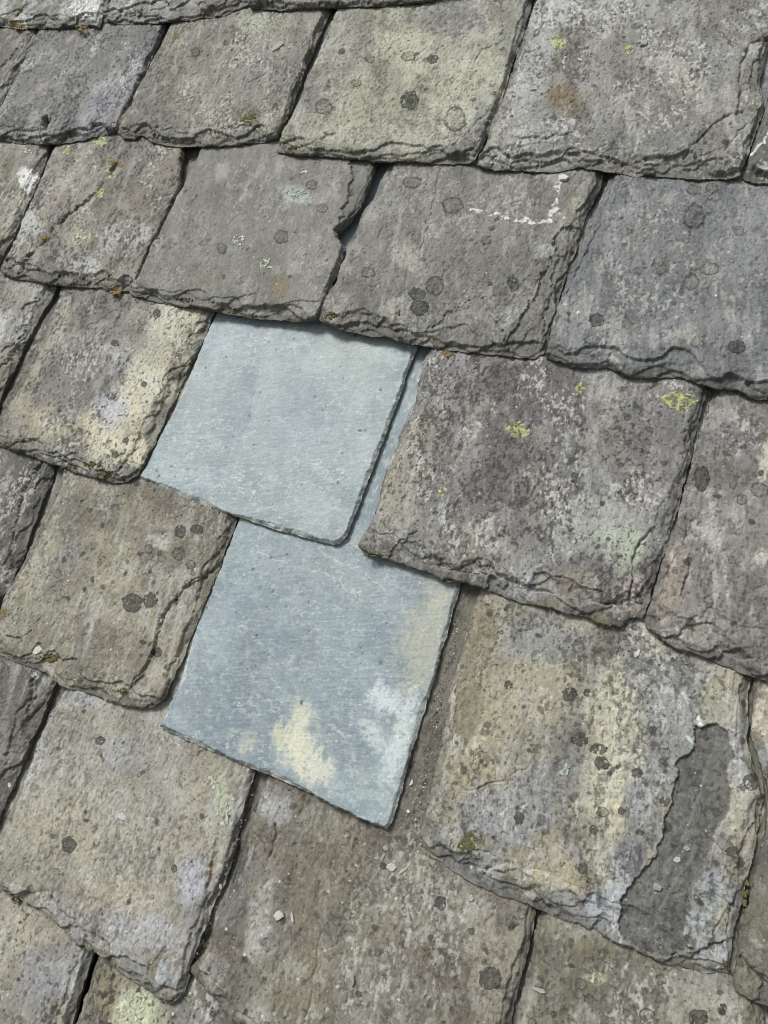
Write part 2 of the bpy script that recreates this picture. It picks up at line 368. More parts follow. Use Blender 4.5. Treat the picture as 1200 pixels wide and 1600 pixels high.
    # scattered small marks
    def spots(n, kind):
        cl_c = None
        for _ in range(n):
            su = rnd.uniform(u0, u1); sv = rnd.uniform(VT[k], vfine - 0.02)
            if cl_c and rnd.random() < 0.55: su, sv = cl_c[0] + rnd.gauss(0, 0.012), cl_c[1] + rnd.gauss(0, 0.016)
            else: cl_c = (su, sv)
            if kind == 'dark': r = 0.0007 + 0.0036 * rnd.random() ** 3.5
            elif kind == 'ring': r = 0.0014 + 0.0050 * rnd.random() ** 2.2
            elif kind == 'fleck': r = 0.0004 + 0.0009 * rnd.random() ** 2
            else: r = 0.0008 + 0.0014 * rnd.random() ** 2
            e = r * 1.9 + 0.001
            i0, i1 = np.searchsorted(V_, (sv - e, sv + e)); j0, j1 = np.searchsorted(U_, (su - e, su + e))
            if i1 - i0 < 2 or j1 - j0 < 2: continue
            sl_ = (slice(i0, i1), slice(j0, j1))
            a = rnd.uniform(0, 3.14); k2 = rnd.uniform(0.6, 1.0)
            du_, dv_ = u[sl_] - su, v[sl_] - sv
            q = np.hypot(du_ * math.cos(a) + dv_ * math.sin(a), (-du_ * math.sin(a) + dv_ * math.cos(a)) / k2) / r
            q = q + 0.35 * fbm(lu[sl_] / 0.35 + _, lv[sl_] / 0.35, sd, 2)
            cc = col[sl_]
            if kind == 'dark':
                mk = ss(1.1, 0.85, q) * rnd.uniform(0.4, 0.95); cc += (lin((64, 63, 58)) - cc) * mk[..., None]
                top[sl_] += 0.00012 * ss(1.1, 0.8, q)
            elif kind == 'ring':
                tone = rnd.choice([(120, 118, 104), (108, 107, 98), (136, 134, 116), (100, 99, 92)])
                cc += (lin(tone) - cc) * (ss(1.0, 0.8, q) * rnd.uniform(0.1, 0.55))[..., None]
                cc += (lin((58, 56, 49)) - cc) * (np.exp(-((q - 0.95) / (0.0007 / r)) ** 2) * rnd.uniform(0.3, 0.9))[..., None]
                top[sl_] += 0.00025 * np.exp(-((q - 0.9) / 0.25) ** 2)
            elif kind == 'fleck':
                cc += (lin(rnd.choice([(205, 203, 196), (190, 186, 170), (215, 214, 210)])) - cc) * (ss(1.2, 0.7, q) * rnd.uniform(0.4, 0.95))[..., None]
            else:
                cc += (lin((70, 78, 78)) - cc) * (ss(1.2, 0.7, q) * rnd.uniform(0.4, 0.9))[..., None]
    if new:
        spots(n_dark, 'nspot'); spots(n_fleck, 'fleck')
    else:
        spots(int(n_dark * 3.2), 'dark'); spots(int(n_ring * 1.8) + 6, 'ring'); spots(int(n_fleck * 1.3), 'fleck')
    col = np.clip(col, 0.01, 0.85)
    # ---- mesh
    gy, gx = np.gradient(phi, V_, U_); gl = np.hypot(gx, gy) + 1e-6; gx /= gl; gy /= gl
    mv = np.clip(-phi, 0, 0.004)
    bu = np.where(phi < 0, u + gx * mv, u); bv = np.where(phi < 0, v + gy * mv, v)
    pin = phi > 0
    cell = pin[:-1, :-1] | pin[1:, :-1] | pin[:-1, 1:] | pin[1:, 1:]
    nr, nc = u.shape; idx = np.arange(nr * nc).reshape(nr, nc)
    q = np.stack([idx[:-1, :-1], idx[:-1, 1:], idx[1:, 1:], idx[1:, :-1]], -1)[cell]
    # boundary edges
    pad = np.zeros((nr + 1, nc + 1), bool); pad[1:-1, 1:-1] = cell
    E = []
    b_ = pad[1:-1, 1:-1] & ~pad[:-2, 1:-1]; E.append(np.stack([idx[:-1, :-1][b_], idx[:-1, 1:][b_]], -1))
    b_ = pad[1:-1, 1:-1] & ~pad[2:, 1:-1]; E.append(np.stack([idx[1:, 1:][b_], idx[1:, :-1][b_]], -1))
    b_ = pad[1:-1, 1:-1] & ~pad[1:-1, :-2]; E.append(np.stack([idx[1:, :-1][b_], idx[:-1, :-1][b_]], -1))
    b_ = pad[1:-1, 1:-1] & ~pad[1:-1, 2:]; E.append(np.stack([idx[:-1, 1:][b_], idx[1:, 1:][b_]], -1))
    E = np.concatenate(E)
    used = np.unique(q); mp = np.full(nr * nc, -1); mp[used] = np.arange(len(used))
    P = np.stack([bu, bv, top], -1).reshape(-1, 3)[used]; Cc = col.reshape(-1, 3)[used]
    # the sides go down in three leaves
    be = mp[E]; bvx = np.unique(be); bm_ = np.full(len(P), -1); bm_[bvx] = np.arange(len(bvx))
    base = P[bvx]; Bz = (bot_plane(k, base[:, 1]) + dz) - 0.0004
    g_u = gx.reshape(-1)[used][bvx]; g_v = gy.reshape(-1)[used][bvx]
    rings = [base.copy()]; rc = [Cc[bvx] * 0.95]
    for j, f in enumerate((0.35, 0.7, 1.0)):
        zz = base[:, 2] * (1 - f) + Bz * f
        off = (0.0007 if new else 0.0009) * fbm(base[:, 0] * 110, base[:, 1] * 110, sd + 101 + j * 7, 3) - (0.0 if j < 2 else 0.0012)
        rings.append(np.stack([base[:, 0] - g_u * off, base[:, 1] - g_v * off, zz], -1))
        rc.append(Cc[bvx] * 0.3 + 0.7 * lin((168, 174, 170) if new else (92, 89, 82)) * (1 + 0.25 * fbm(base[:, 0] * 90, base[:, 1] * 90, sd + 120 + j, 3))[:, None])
    n0 = len(P); nb = len(bvx); allv = [P]; allc = [Cc]; quads = [q0 for q0 in [mp[q]]]
    for j in range(4): allv.append(rings[j]); allc.append(rc[j])
    for j in range(3):
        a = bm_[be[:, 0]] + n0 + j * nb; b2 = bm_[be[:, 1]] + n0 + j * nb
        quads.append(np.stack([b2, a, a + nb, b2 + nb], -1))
    # underside
    pu = np.array(poly); cen = pu.mean(0)
    pb = cen + (pu - cen) * 0.985
    pz = bot_plane(k, pb[:, 1]) + dz - 0.0003
    nb0 = n0 + 4 * nb
    allv.append(np.stack([pb[:, 0], pb[:, 1], pz], -1)); allc.append(np.ones((len(pb), 3)) * lin(DGREY))
    ng = [list(range(nb0 + len(pb) - 1, nb0 - 1, -1))]
    Vv = np.concatenate(allv); Cv = np.concatenate(allc); Q = np.concatenate(quads)
    org = np.array([(toT[0][0] + toT[-1][0]) / 2, VT[k], float(bot_plane(k, VT[k]))])
    name = 'replacement_slate' if new else 'roof_slate'
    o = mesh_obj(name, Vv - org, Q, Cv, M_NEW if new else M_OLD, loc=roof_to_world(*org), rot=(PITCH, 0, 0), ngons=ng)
    o['label'] = label; o['category'] = 'roof slate'; o['group'] = 'new slates let in as a repair' if new else 'old slates of the roof'
    s = Slate(); s.o = o; s.U = U_; s.V = V_; s.top = top; s.org = org; s.k = k; s.B = B; s.tk = tk; s.col = col
    SLATES[key] = s
    return s
def hash_(t):
    r = 7
    for ch in t: r = (r * 131 + ord(ch)) % 1000003
    return r

def surf(s, u, v):
    j = np.clip(np.searchsorted(s.U, u) - 1, 0, len(s.U) - 2); i = np.clip(np.searchsorted(s.V, v) - 1, 0, len(s.V) - 2)
    fu = np.clip((u - s.U[j]) / (s.U[j + 1] - s.U[j]), 0, 1); fv = np.clip((v - s.V[i]) / (s.V[i + 1] - s.V[i]), 0, 1)
    t = s.top
    return (t[i, j] * (1 - fu) + t[i, j + 1] * fu) * (1 - fv) + (t[i + 1, j] * (1 - fu) + t[i + 1, j + 1] * fu) * fv
def px_on(s, x, y):
    """the roof point of slate s that lies at a photo point"""
    r = np.array([x - CX, y - CY, F]); o = np.array([0, 0, -D])
    ou, ov, on = o @ AU, o @ AV, o @ AN; ru, rv, rn = r @ AU, r @ AV, r @ AN
    c0 = float(bot_plane(s.k, 0.0)) + s.tk
    t = (c0 - S * ov - on) / (rn + S * rv)
    for _ in range(4):
        u, v = ou + ru * t, ov + rv * t
        h = float(surf(s, u, v)); t = (h - on) / rn
    return ou + ru * t, ov + rv * t

def lichen(key, x, y, r, kind='yellow', ry=None, rag=0.5, hole=0.25, name='lichen_patch', label=None, th=0.0006):
    """a thin crust that follows the slate's surface; r, ry in photo pixels"""
    s = SLATES[key]; ry = ry or r
    u0, v0 = px_on(s, x, y); ua, va = px_on(s, x + r, y); ub, vb = px_on(s, x, y + ry)
    eu = np.array([ua - u0, va - v0]); ev = np.array([ub - u0, vb - v0])
    R = max(np.hypot(*eu), np.hypot(*ev)); n = int(np.clip(R * 2.7 / 0.00045, 18, 120))
    a = np.linspace(-1.35, 1.35, n); A, Bq = np.meshgrid(a, a)
    u = u0 + A * eu[0] + Bq * ev[0]; v = v0 + A * eu[1] + Bq * ev[1]
    sd = int(x * 7 + y * 3) % 499; lu, lv = u * 100, v * 100
    q = np.hypot(A, Bq) + rag * 0.34 * fbm(lu / (R * 46), lv / (R * 46), sd, 4)
    gran = fbm(lu / 0.26, lv / 0.26, sd + 5, 2)
    mask = (q < 1.0) & ((gran > -0.9 + hole * (0.5 + 1.6 * np.clip(q, 0, 1))) | (q < 0.25 * (1 - hole)))
    t = th * (0.35 + 0.65 * ss(1.02, 0.75, q)) * (0.75 + 0.6 * gran)
    if kind in ('ring', 'dark'): t = t + th * 0.7 * np.exp(-((q - 0.86) / 0.1) ** 2)
    z = surf(s, u, v) + np.maximum(t, 0.00012)
    jj = np.clip(np.searchsorted(s.U, u) - 1, 0, len(s.U) - 1); ii = np.clip(np.searchsorted(s.V, v) - 1, 0, len(s.V) - 1); under = s.col[ii, jj]
    base = lin(LCOL[kind]); col = np.ones(u.shape + (3,)) * base * (1 + 0.28 * gran)[..., None]
    if kind == 'ring':
        col = (under * 0.72 + base * 0.2) * (1 + 0.2 * gran)[..., None]
        brk_ = 0.35 + 0.65 * ss(-0.4, 0.3, fbm(lu / 0.5, lv / 0.5, sd + 9, 3))
        col = col + (lin((52, 50, 43)) - col) * (0.72 * brk_ * np.exp(-((q - 0.88) / 0.13) ** 2))[..., None]
    elif kind == 'dark':
        col = col * 0.8 + under * 0.2
        col = col + (lin((112, 112, 106)) - col) * (0.26 * ss(0.0, 0.5, gran))[..., None]
        col = col + (lin((46, 46, 43)) - col) * (0.3 * np.exp(-((q - 0.95) / 0.16) ** 2))[..., None]
    elif kind in ('yellow', 'lime'):
        col = col + (lin((112, 112, 70)) - col) * (ss(-0.1, 0.4, -gran) * 0.85)[..., None]
    cell = mask[:-1, :-1] & mask[1:, :-1] & mask[:-1, 1:] & mask[1:, 1:]
    if cell.sum() < 4: return None
    idx = np.arange(n * n).reshape(n, n)
    qd = np.stack([idx[:-1, :-1], idx[:-1, 1:], idx[1:, 1:], idx[1:, :-1]], -1)[cell]
    # orientation: keep normals outward
    if eu[0] * ev[1] - eu[1] * ev[0] < 0: qd = qd[:, ::-1]
    pad = np.zeros((n + 1, n + 1), bool); pad[1:-1, 1:-1] = cell; E = []
    b_ = pad[1:-1, 1:-1] & ~pad[:-2, 1:-1]; E.append(np.stack([idx[:-1, :-1][b_], idx[:-1, 1:][b_]], -1))
    b_ = pad[1:-1, 1:-1] & ~pad[2:, 1:-1]; E.append(np.stack([idx[1:, 1:][b_], idx[1:, :-1][b_]], -1))
    b_ = pad[1:-1, 1:-1] & ~pad[1:-1, :-2]; E.append(np.stack([idx[1:, :-1][b_], idx[:-1, :-1][b_]], -1))
    b_ = pad[1:-1, 1:-1] & ~pad[1:-1, 2:]; E.append(np.stack([idx[:-1, 1:][b_], idx[1:, 1:][b_]], -1))
    E = np.concatenate(E); used = np.unique(qd); mp = np.full(n * n, -1); mp[used] = np.arange(len(used))
    P = np.stack([u, v, z], -1).reshape(-1, 3)[used]; C = np.clip(col.reshape(-1, 3)[used], 0.01, 0.8)
    P2 = P.copy(); P2[:, 2] -= th * 1.8
    e = mp[E]; nn = len(P)
    side = np.stack([e[:, 1], e[:, 0], e[:, 0] + nn, e[:, 1] + nn], -1)
    Vv = np.concatenate([P, P2]); Q = np.concatenate([mp[qd], side])
    o = mesh_obj(name, Vv - s.org, Q, np.concatenate([C, C * 0.8]), M_LICHEN, parent=s.o)
    if label: o['label'] = label
    return o

def chip(key, x, y, r, aspect, ang, label, col=(186, 184, 180), th=0.0016, cat='stone chip', group='stone chips lying on the slates'):
    """a loose angular flake of stone lying on a slate"""
    s = SLATES[key]; u0, v0 = px_on(s, x, y)
    rr = abs(px_on(s, x + r, y)[0] - u0); rnd = random.Random(int(x * 31 + y))
    n = rnd.choice([5, 6, 7]); a0 = math.radians(ang); pts = []
    for i in range(n):
        t = 2 * math.pi * (i + rnd.uniform(-0.28, 0.28)) / n; q = rr * rnd.uniform(0.72, 1.12)
        px_, py_ = q * math.cos(t), q * aspect * math.sin(t)
        pts.append((px_ * math.cos(a0) - py_ * math.sin(a0), px_ * math.sin(a0) + py_ * math.cos(a0)))
    zb = float(surf(s, u0, v0)); V = []; C = []
    base = lin(col); tx, ty = rnd.uniform(-0.1, 0.1), rnd.uniform(-0.1, 0.1)
    for sc_, zz in ((0.97, -0.0006), (1.0, th * 0.55), (0.82, th)):
        for (a, b) in pts:
            V.append((a * sc_, b * sc_, zz + (a * tx + b * ty + rnd.uniform(-1, 1) * 0.0002 if zz > 0 else -0.0006)))
            C.append(base * (1.0 if zz > 0 else 0.8) * rnd.uniform(0.88, 1.1))
    V.append((0, 0, th * 1.05)); C.append(base)
    quads = []
    for k in range(2):
        for i in range(n):
            j = (i + 1) % n; quads.append([k * n + i, k * n + j, (k + 1) * n + j, (k + 1) * n + i])
    tris = [[2 * n + i, 2 * n + (i + 1) % n, 3 * n] for i in range(n)]
    o = mesh_obj('stone_chip', np.array(V), np.array(quads), np.array(C), M_CHIP, smooth=False,
                 loc=roof_to_world(u0, v0, zb), rot=(PITCH, 0, 0), ngons=tris + [list(range(n - 1, -1, -1))])
    o['label'] = label; o['category'] = cat; o['group'] = group
    return o

# ------------------------------------------------------------------ ground and roof bed
def simple_mat(name, c1, c2, scale):
    mt = bpy.data.materials.new(name); mt.use_nodes = True; N = mt.node_tree.nodes; L = mt.node_tree.links
    n = N.new('ShaderNodeTexNoise'); n.inputs['Scale'].default_value = scale; n.inputs['Detail'].default_value = 6
    tc = N.new('ShaderNodeTexCoord'); L.new(tc.outputs['Object'], n.inputs['Vector'])
    r = N.new('ShaderNodeValToRGB'); r.color_ramp.elements[0].color = (*c1, 1); r.color_ramp.elements[1].color = (*c2, 1)
    r.color_ramp.elements[0].position = 0.35; r.color_ramp.elements[1].position = 0.65
    L.new(n.outputs[0], r.inputs[0]); L.new(r.outputs[0], N['Principled BSDF'].inputs['Base Color']); N['Principled BSDF'].inputs['Roughness'].default_value = 0.9
    return mt
gm = bpy.data.meshes.new('ground'); gm.from_pydata([(-900, -900, 0), (900, -900, 0), (900, 900, 0), (-900, 900, 0)], [], [(0, 1, 2, 3)])
gm.materials.append(simple_mat('grass_ground', (0.035, 0.05, 0.02), (0.07, 0.085, 0.035), 3.0))
go = bpy.data.objects.new('ground', gm); scene.collection.objects.link(go); go['kind'] = 'structure'
def slab(name, u0, u1, v0, v1, z0, z1, mat):
    V = [(u, v, z) for z in (z0, z1) for (u, v) in ((u0, v0), (u1, v0), (u1, v1), (u0, v1))]
    me = bpy.data.meshes.new(name); me.from_pydata(V, [], [(3, 2, 1, 0), (4, 5, 6, 7), (0, 1, 5, 4), (1, 2, 6, 5), (2, 3, 7, 6), (3, 0, 4, 7)])
    me.materials.append(mat); o = bpy.data.objects.new(name, me); scene.collection.objects.link(o)
    o.location = roof_to_world(0, 0, 0); o.rotation_euler = (PITCH, 0, 0); o['kind'] = 'structure'; return o
slab('roof_bed', -1.55, 1.1, -1.05, 1.3, -0.11, -0.031, simple_mat('roof_bed', (0.012, 0.011, 0.010), (0.035, 0.03, 0.025), 60))

# ------------------------------------------------------------------ the slates, course by course from the ridge side down
# outlines: left side (top to bottom), tail (left to right), right side (bottom to top), in photo points on the roof plane
MS = make_slate
# course A (tails along the top of the picture)
MS('A1', 'A', [(-120, -40), (-140, 0)], [(-150, 36), (-60, 40), (0, 41), (40, 45), (100, 45), (140, 42)], [(152, 36), (163, 8), (172, -20), (182, -50)],
   'grey slate with white lichen crust cut off by the top left corner', [GREY, OLIVE, PALE, DARK], tw=14, sw=7, n_dark=30, edge_moss=0.8,
   cracks=[([(0, 30), (25, 22), (42, 2)], 2.2, 0.0016)], patches=[(130, 12, 28, 16, -20, (205, 205, 205), 0.9), (50, 12, 14, 14, 0, (104, 112, 116), 0.8)])
MS('A2', 'A', [(182, -50), (170, 0)], [(157, 34), (190, 38), (260, 35), (310, 31), (350, 24), (385, 10)], [(392, -5), (402, -50)],
   'grey slate with a rough chipped tail along the top edge, second from the left', [GREY, LAV, PALE, DARK], tw=20, edge_moss=0.3, streak=0.5)
MS('A3', 'A', [(405, -50), (398, -5)], [(392, 14), (450, 17), (540, 12), (600, 9), (675, 3)], [(690, -15), (705, -55)],
   'sliver of grey slate tail along the top edge, left of centre', [WARM, GREY, OLIVE, DARK], tw=16, edge_moss=0.9)
MS('A4', 'A', [(715, -60), (700, -25)], [(695, -4), (800, -9), (900, -12), (1010, -14)], [(1020, -30), (1030, -70)], 'grey slate just above the top edge of the picture', [GREY, WARM, DARK, DARK])
MS('A5', 'A', [(1040, -70), (1030, -30)], [(1025, -18), (1100, -16), (1250, -14), (1330, -12)], [(1340, -30), (1350, -70)], 'grey slate just above the top right corner of the picture', [GREY, DGREY, DARK, DARK])
# course B
MS('B0', 'B', [(-170, 40), (-230, 130)], [(-255, 195), (-160, 200), (-60, 205), (-38, 200)], [(-20, 185), (3, 152), (30, 100), (55, 52), (66, 30)],
   'dark grey slate cut by the left edge, second course from the top', [DGREY, GREY, DARK, DARK], sw=11, cracks=[([(-5, 112), (22, 82), (44, 50)], 1.6, 0.001)], mottle=0.4, streak=0.1)
MS('B1', 'B', [(66, 32), (57, 50), (30, 103), (2, 158), (-18, 190)], [(-28, 208), (0, 219), (40, 225), (90, 226), (130, 220), (158, 212)], [(180, 200), (200, 165), (225, 110), (250, 50), (258, 36)],
   'purple-grey slate with a small dark hole near its tail', [(108, 101, 106), (116, 110, 113), (126, 122, 124), (72, 67, 69)], tw=15, sw=4, mottle=0.75, streak=0.1, stain=0.1,
   patches=[(150, 170, 20, 55, 28, (126, 128, 138), 0.9, 0.25), (200, 120, 16, 50, 28, (122, 124, 136), 0.7, 0.3), (60, 95, 60, 50, 0, (112, 104, 110), 0.4)],
   cracks=[([(72, 187), (70, 193), (69, 198)], 4.2, 0.008)], n_ring=4, n_dark=20, n_fleck=140,
   steps=[([(112, 222), (150, 205), (182, 190)], 0.002, 8)])
MS('B2', 'B', [(262, 36), (250, 62), (225, 112), (200, 165)], [(182, 206), (192, 217), (212, 219), (222, 212), (236, 222), (270, 228), (310, 230), (370, 228), (410, 222)], [(430, 210), (450, 172), (480, 95), (505, 32), (514, 14)],
   'olive-grey slate carrying a small white flake, its left tail corner broken in steps', [(128, 123, 108), GREY, OLIVE, DARK], tw=17, sw=6,
   patches=[(410, 38, 42, 16, 5, (152, 156, 136), 0.7), (385, 185, 22, 20, 0, (96, 84, 66), 0.6), (270, 120, 40, 50, 30, (138, 134, 116), 0.6), (420, 110, 45, 60, 25, (128, 125, 118), 0.6), (245, 140, 30, 50, 30, DARK, 0.45)],
   steps=[([(186, 204), (215, 202), (245, 200), (272, 190)][::-1], 0.003, 16), ([(225, 216), (262, 206), (316, 200)][::-1], 0.002, 10)], n_ring=30)
MS('B3', 'B', [(524, 12), (512, 40), (480, 112), (452, 180)], [(433, 236), (465, 243), (520, 247), (575, 249), (590, 253), (640, 255), (690, 258), (730, 257)], [(742, 246), (760, 205), (782, 150), (805, 85), (825, 20), (834, -10)],
   'slate with broad pale khaki patches and dark round lichens, top centre', [(140, 137, 118), GREY, (150, 147, 124), DARK], tw=16, sw=6, mottle=0.35, edge_moss=1.0,
   patches=[(640, 60, 60, 50, 20, (164, 162, 138), 0.85), (735, 130, 50, 90, 25, (166, 164, 142), 0.8), (560, 170, 50, 55, 20, (146, 143, 122), 0.7), (700, 25, 60, 35, 0, (120, 116, 118), 0.7), (600, 215, 110, 22, 5, (170, 168, 152), 0.45), (760, 190, 26, 40, 20, (98, 98, 96), 0.7), (800, 50, 18, 60, 20, (120, 120, 116), 0.6), (530, 60, 40, 60, 25, (134, 133, 122), 0.5)],
   strokes=[([(520, 205), (490, 225), (455, 232)], 2, (120, 104, 50), 0.6, 0.2)], cracks=[([(452, 230), (485, 222), (522, 206)], 1.5, 0.001), ([(742, 100), (756, 80), (790, 60)], 1.3, 0.0008), ([(705, 230), (730, 205), (755, 180)], 1.6, 0.0012)],
   n_ring=55, n_dark=70)
MS('B4', 'B', [(834, -10), (826, 25), (806, 85), (782, 150), (762, 205)], [(742, 258), (762, 264), (800, 267), (850, 270), (885, 265), (905, 264), (940, 266), (990, 275), (1040, 277), (1100, 281), (1140, 281)], [(1160, 268), (1172, 235), (1188, 190), (1196, 160), (1190, 120), (1206, 60), (1222, 0)],
   'large grey slate with a round lemon lichen spot near its top, upper right', [(134, 129, 122), GREY, (142, 140, 140), DARK], tw=22, sw=8,
   patches=[(880, 155, 26, 32, 10, (112, 92, 62), 0.8), (860, 20, 50, 26, -15, (180, 182, 184), 0.7), (835, 110, 24, 80, 20, (158, 160, 166), 0.5), (1070, 125, 30, 30, 0, (160, 152, 138), 0.65), (1030, 160, 70, 40, 20, (106, 96, 94), 0.5), (1000, 220, 120, 26, 4, (106, 105, 104), 0.7), (850, 205, 40, 40, 10, (132, 134, 142), 0.5)],
   cracks=[([(800, 215), (850, 213), (886, 206)], 1.8, 0.0015), ([(1200, 55), (1176, 68), (1158, 100), (1156, 165), (1166, 180)], 2.4, 0.0022), ([(1156, 172), (1120, 190), (1092, 218), (1068, 242)], 2, 0.0018), ([(1165, 192), (1132, 236)], 1.5, 0.001)],
   steps=[([(1110, 257), (1040, 250), (960, 243), (905, 231), (860, 238), (800, 250)], 0.0035, 16), ([(818, 60), (812, 130), (802, 170)], 0.0015, 14)],
   strokes=[([(905, 15), (960, 25), (990, 18)], 5, (200, 200, 196), 0.6, 0.5), ([(883, 85), (882, 105)], 1.5, (220, 218, 210), 0.8, 0.2), ([(812, 80), (810, 130)], 2.5, (190, 192, 198), 0.6, 0.3)], n_ring=8, n_fleck=110)
MS('B5', 'B', [(1225, 60), (1206, 130), (1194, 180)], [(1160, 278), (1178, 287), (1230, 292), (1330, 298), (1400, 300)], [(1440, 200), (1480, 60), (1490, 20)],
   'dark slate with a white streak peeping in at the right edge near the top', [DGREY, GREY, DARK, DARK], strokes=[([(1202, 205), (1194, 222), (1178, 234)], 3, (205, 206, 206), 0.9, 0.2), ([(1185, 265), (1210, 260)], 7, (190, 190, 184), 0.7, 0.5)])
# course C
MS('C0', 'C', [(-140, 205), (-220, 330)], [(-260, 405), (-160, 412), (-60, 425), (-28, 426)], [(-12, 415), (5, 388), (28, 345), (52, 290), (66, 248), (76, 222)],
   'grey slate with a white flaking spot at the left edge, third course down', [GREY, WARM, OLIVE, DARK], sw=9, patches=[(42, 278, 14, 18, -20, (208, 206, 204), 0.95, 0.2), (20, 330, 22, 40, 30, (140, 136, 120), 0.5)])
MS('C1', 'C', [(92, 222), (80, 238), (58, 290), (38, 335), (14, 385)], [(2, 428), (20, 434), (66, 443), (130, 450), (190, 458), (205, 457)], [(213, 440), (233, 392), (258, 345), (277, 306), (282, 290), (280, 270), (286, 226)],
   'brown-grey slate split by a long diagonal crack and dotted with yellow-green lichen', [(126, 118, 106), WARM, (112, 104, 94), DARK], tw=16, sw=2.5, mottle=0.7,
   cracks=[([(182, 252), (168, 275), (142, 308), (112, 332), (84, 352), (78, 366), (52, 390), (22, 422)], 2.4, 0.0024)],
   patches=[(38, 345, 26, 26, 30, (168, 164, 172), 0.75), (130, 415, 26, 16, 10, (172, 168, 176), 0.8), (110, 400, 30, 26, 0, (150, 146, 144), 0.5), (220, 365, 14, 20, 20, (166, 163, 164), 0.6), (170, 370, 14, 36, 25, (160, 158, 164), 0.5), (100, 300, 30, 40, 30, (134, 124, 110), 0.6), (125, 370, 16, 12, 0, (156, 158, 128), 0.6)],
   steps=[([(180, 440), (140, 430), (95, 432), (30, 420)], 0.002, 10)], n_ring=12)
MS('C2', 'C', [(316, 222), (296, 262), (279, 298), (256, 345), (232, 390), (211, 434)], [(203, 456), (212, 464), (250, 474), (290, 482), (340, 487), (400, 497), (452, 503), (476, 503)], [(492, 494), (505, 470), (520, 435), (534, 402), (537, 382), (530, 370), (526, 360), (546, 340), (562, 318), (574, 290), (590, 244)],
   'smooth mid-grey slate with a notch in its right side', [(124, 120, 114), (118, 115, 110), (130, 127, 120), (92, 88, 84)], tw=15, sw=4, mottle=0.22, terr=0.35, rough=0.6, edge_moss=0.7, streak=0.1,
   flakes=[([(552, 240), (548, 285), (536, 325), (522, 362), (540, 372), (610, 300), (620, 240)], 0.0025, (108, 105, 100), 0.7)],
   patches=[(462, 305, 26, 13, 15, (150, 168, 152), 0.7), (438, 446, 16, 18, 0, (120, 100, 62), 0.7), (325, 430, 20, 16, 0, (112, 106, 84), 0.6)], steps=[([(440, 490), (400, 482), (330, 476), (250, 466), (212, 452)], 0.003, 14)],
   n_ring=34, n_dark=30, n_fleck=50)
MS('C3', 'C', [(606, 250), (590, 285), (560, 335), (542, 385), (522, 430)], [(496, 500), (510, 510), (560, 521), (620, 532), (680, 545), (740, 550), (800, 556), (838, 560)], [(850, 545), (866, 490), (888, 420), (912, 345), (936, 290), (946, 262)],
   'grey slate marked with a broken chalk-white scratch under its upper edge', [(126, 121, 114), GREY, (112, 109, 104), DARK], tw=22, sw=8, mottle=0.3, edge_moss=0.7, streak=0.3, stain=0.15,
   flakes=[([(880, 352), (852, 425), (822, 478), (792, 528), (800, 565), (850, 560), (872, 480), (915, 352)], 0.0030, (106, 103, 98), 0.45), ([(752, 458), (712, 480), (664, 516), (690, 552), (770, 560), (792, 512), (770, 495)], 0.0018, (112, 109, 103), 0.35), ([(872, 395), (862, 440), (850, 490), (842, 550), (862, 560), (880, 470), (900, 380)], 0.0022, None, 0)],
   steps=[([(874, 365), (866, 400), (848, 430), (830, 465), (800, 500)], 0.0048, 26), ([(748, 460), (715, 478), (690, 498), (664, 515)], 0.0034, 22), ([(845, 385), (822, 425), (800, 455), (770, 490)], 0.0022, 18), ([(862, 452), (848, 500), (838, 548)], 0.003, 20)],
   cracks=[([(690, 260), (676, 320), (655, 400)], 1.3, 0.0007)],
   patches=[(580, 300, 40, 50, 20, (134, 133, 134), 0.5), (635, 400, 24, 20, 0, (156, 150, 142), 0.6), (852, 390, 16, 12, 0, (166, 164, 164), 0.6), (795, 490, 12, 20, 30, (158, 156, 160), 0.6), (720, 420, 60, 30, 30, (108, 105, 101), 0.5), (903, 318, 12, 16, 10, (142, 142, 112), 0.7), (868, 460, 16, 60, 20, (100, 98, 94), 0.6)],
   strokes=[([(733, 320), (750, 328), (776, 336)], 5.5, (208, 206, 198), 0.8, 0.5), ([(776, 336), (800, 341), (836, 344), (862, 343)], 5, (214, 213, 206), 0.9, 0.36), ([(862, 343), (862, 330), (870, 318), (868, 300), (873, 284)], 5, (214, 213, 206), 0.9, 0.32), ([(868, 326), (880, 338)], 2.6, (214, 212, 206), 0.8, 0.3)], n_ring=26)
MS('C4', 'C', [(960, 258), (950, 282), (930, 325), (905, 385), (882, 440), (866, 490)], [(852, 558), (868, 566), (898, 576), (928, 574), (952, 572), (968, 582), (984, 593), (1010, 592), (1050, 589), (1072, 590), (1090, 600), (1122, 612), (1150, 610), (1172, 622), (1230, 632), (1270, 638)], [(1290, 570), (1310, 470), (1335, 340), (1345, 290)],
   'blue-grey slate with scalloped tail cut by the right edge, third course down', [(110, 112, 117), (104, 106, 110), (126, 126, 128), (84, 82, 80)], tw=15, sw=7, mottle=0.35, streak=0.25, stain=0.12,
   cracks=[([(958, 284), (938, 350), (912, 400), (892, 440), (884, 470)], 1.4, 0.001)], steps=[([(905, 480), (896, 520), (882, 560)], 0.001, 12)],
   patches=[(1050, 400, 60, 40, 20, (106, 106, 104), 0.5), (1100, 500, 80, 40, 10, (128, 128, 132), 0.4), (1165, 380, 30, 70, 20, (116, 117, 124), 0.5)], n_ring=60, n_dark=70, n_fleck=90)
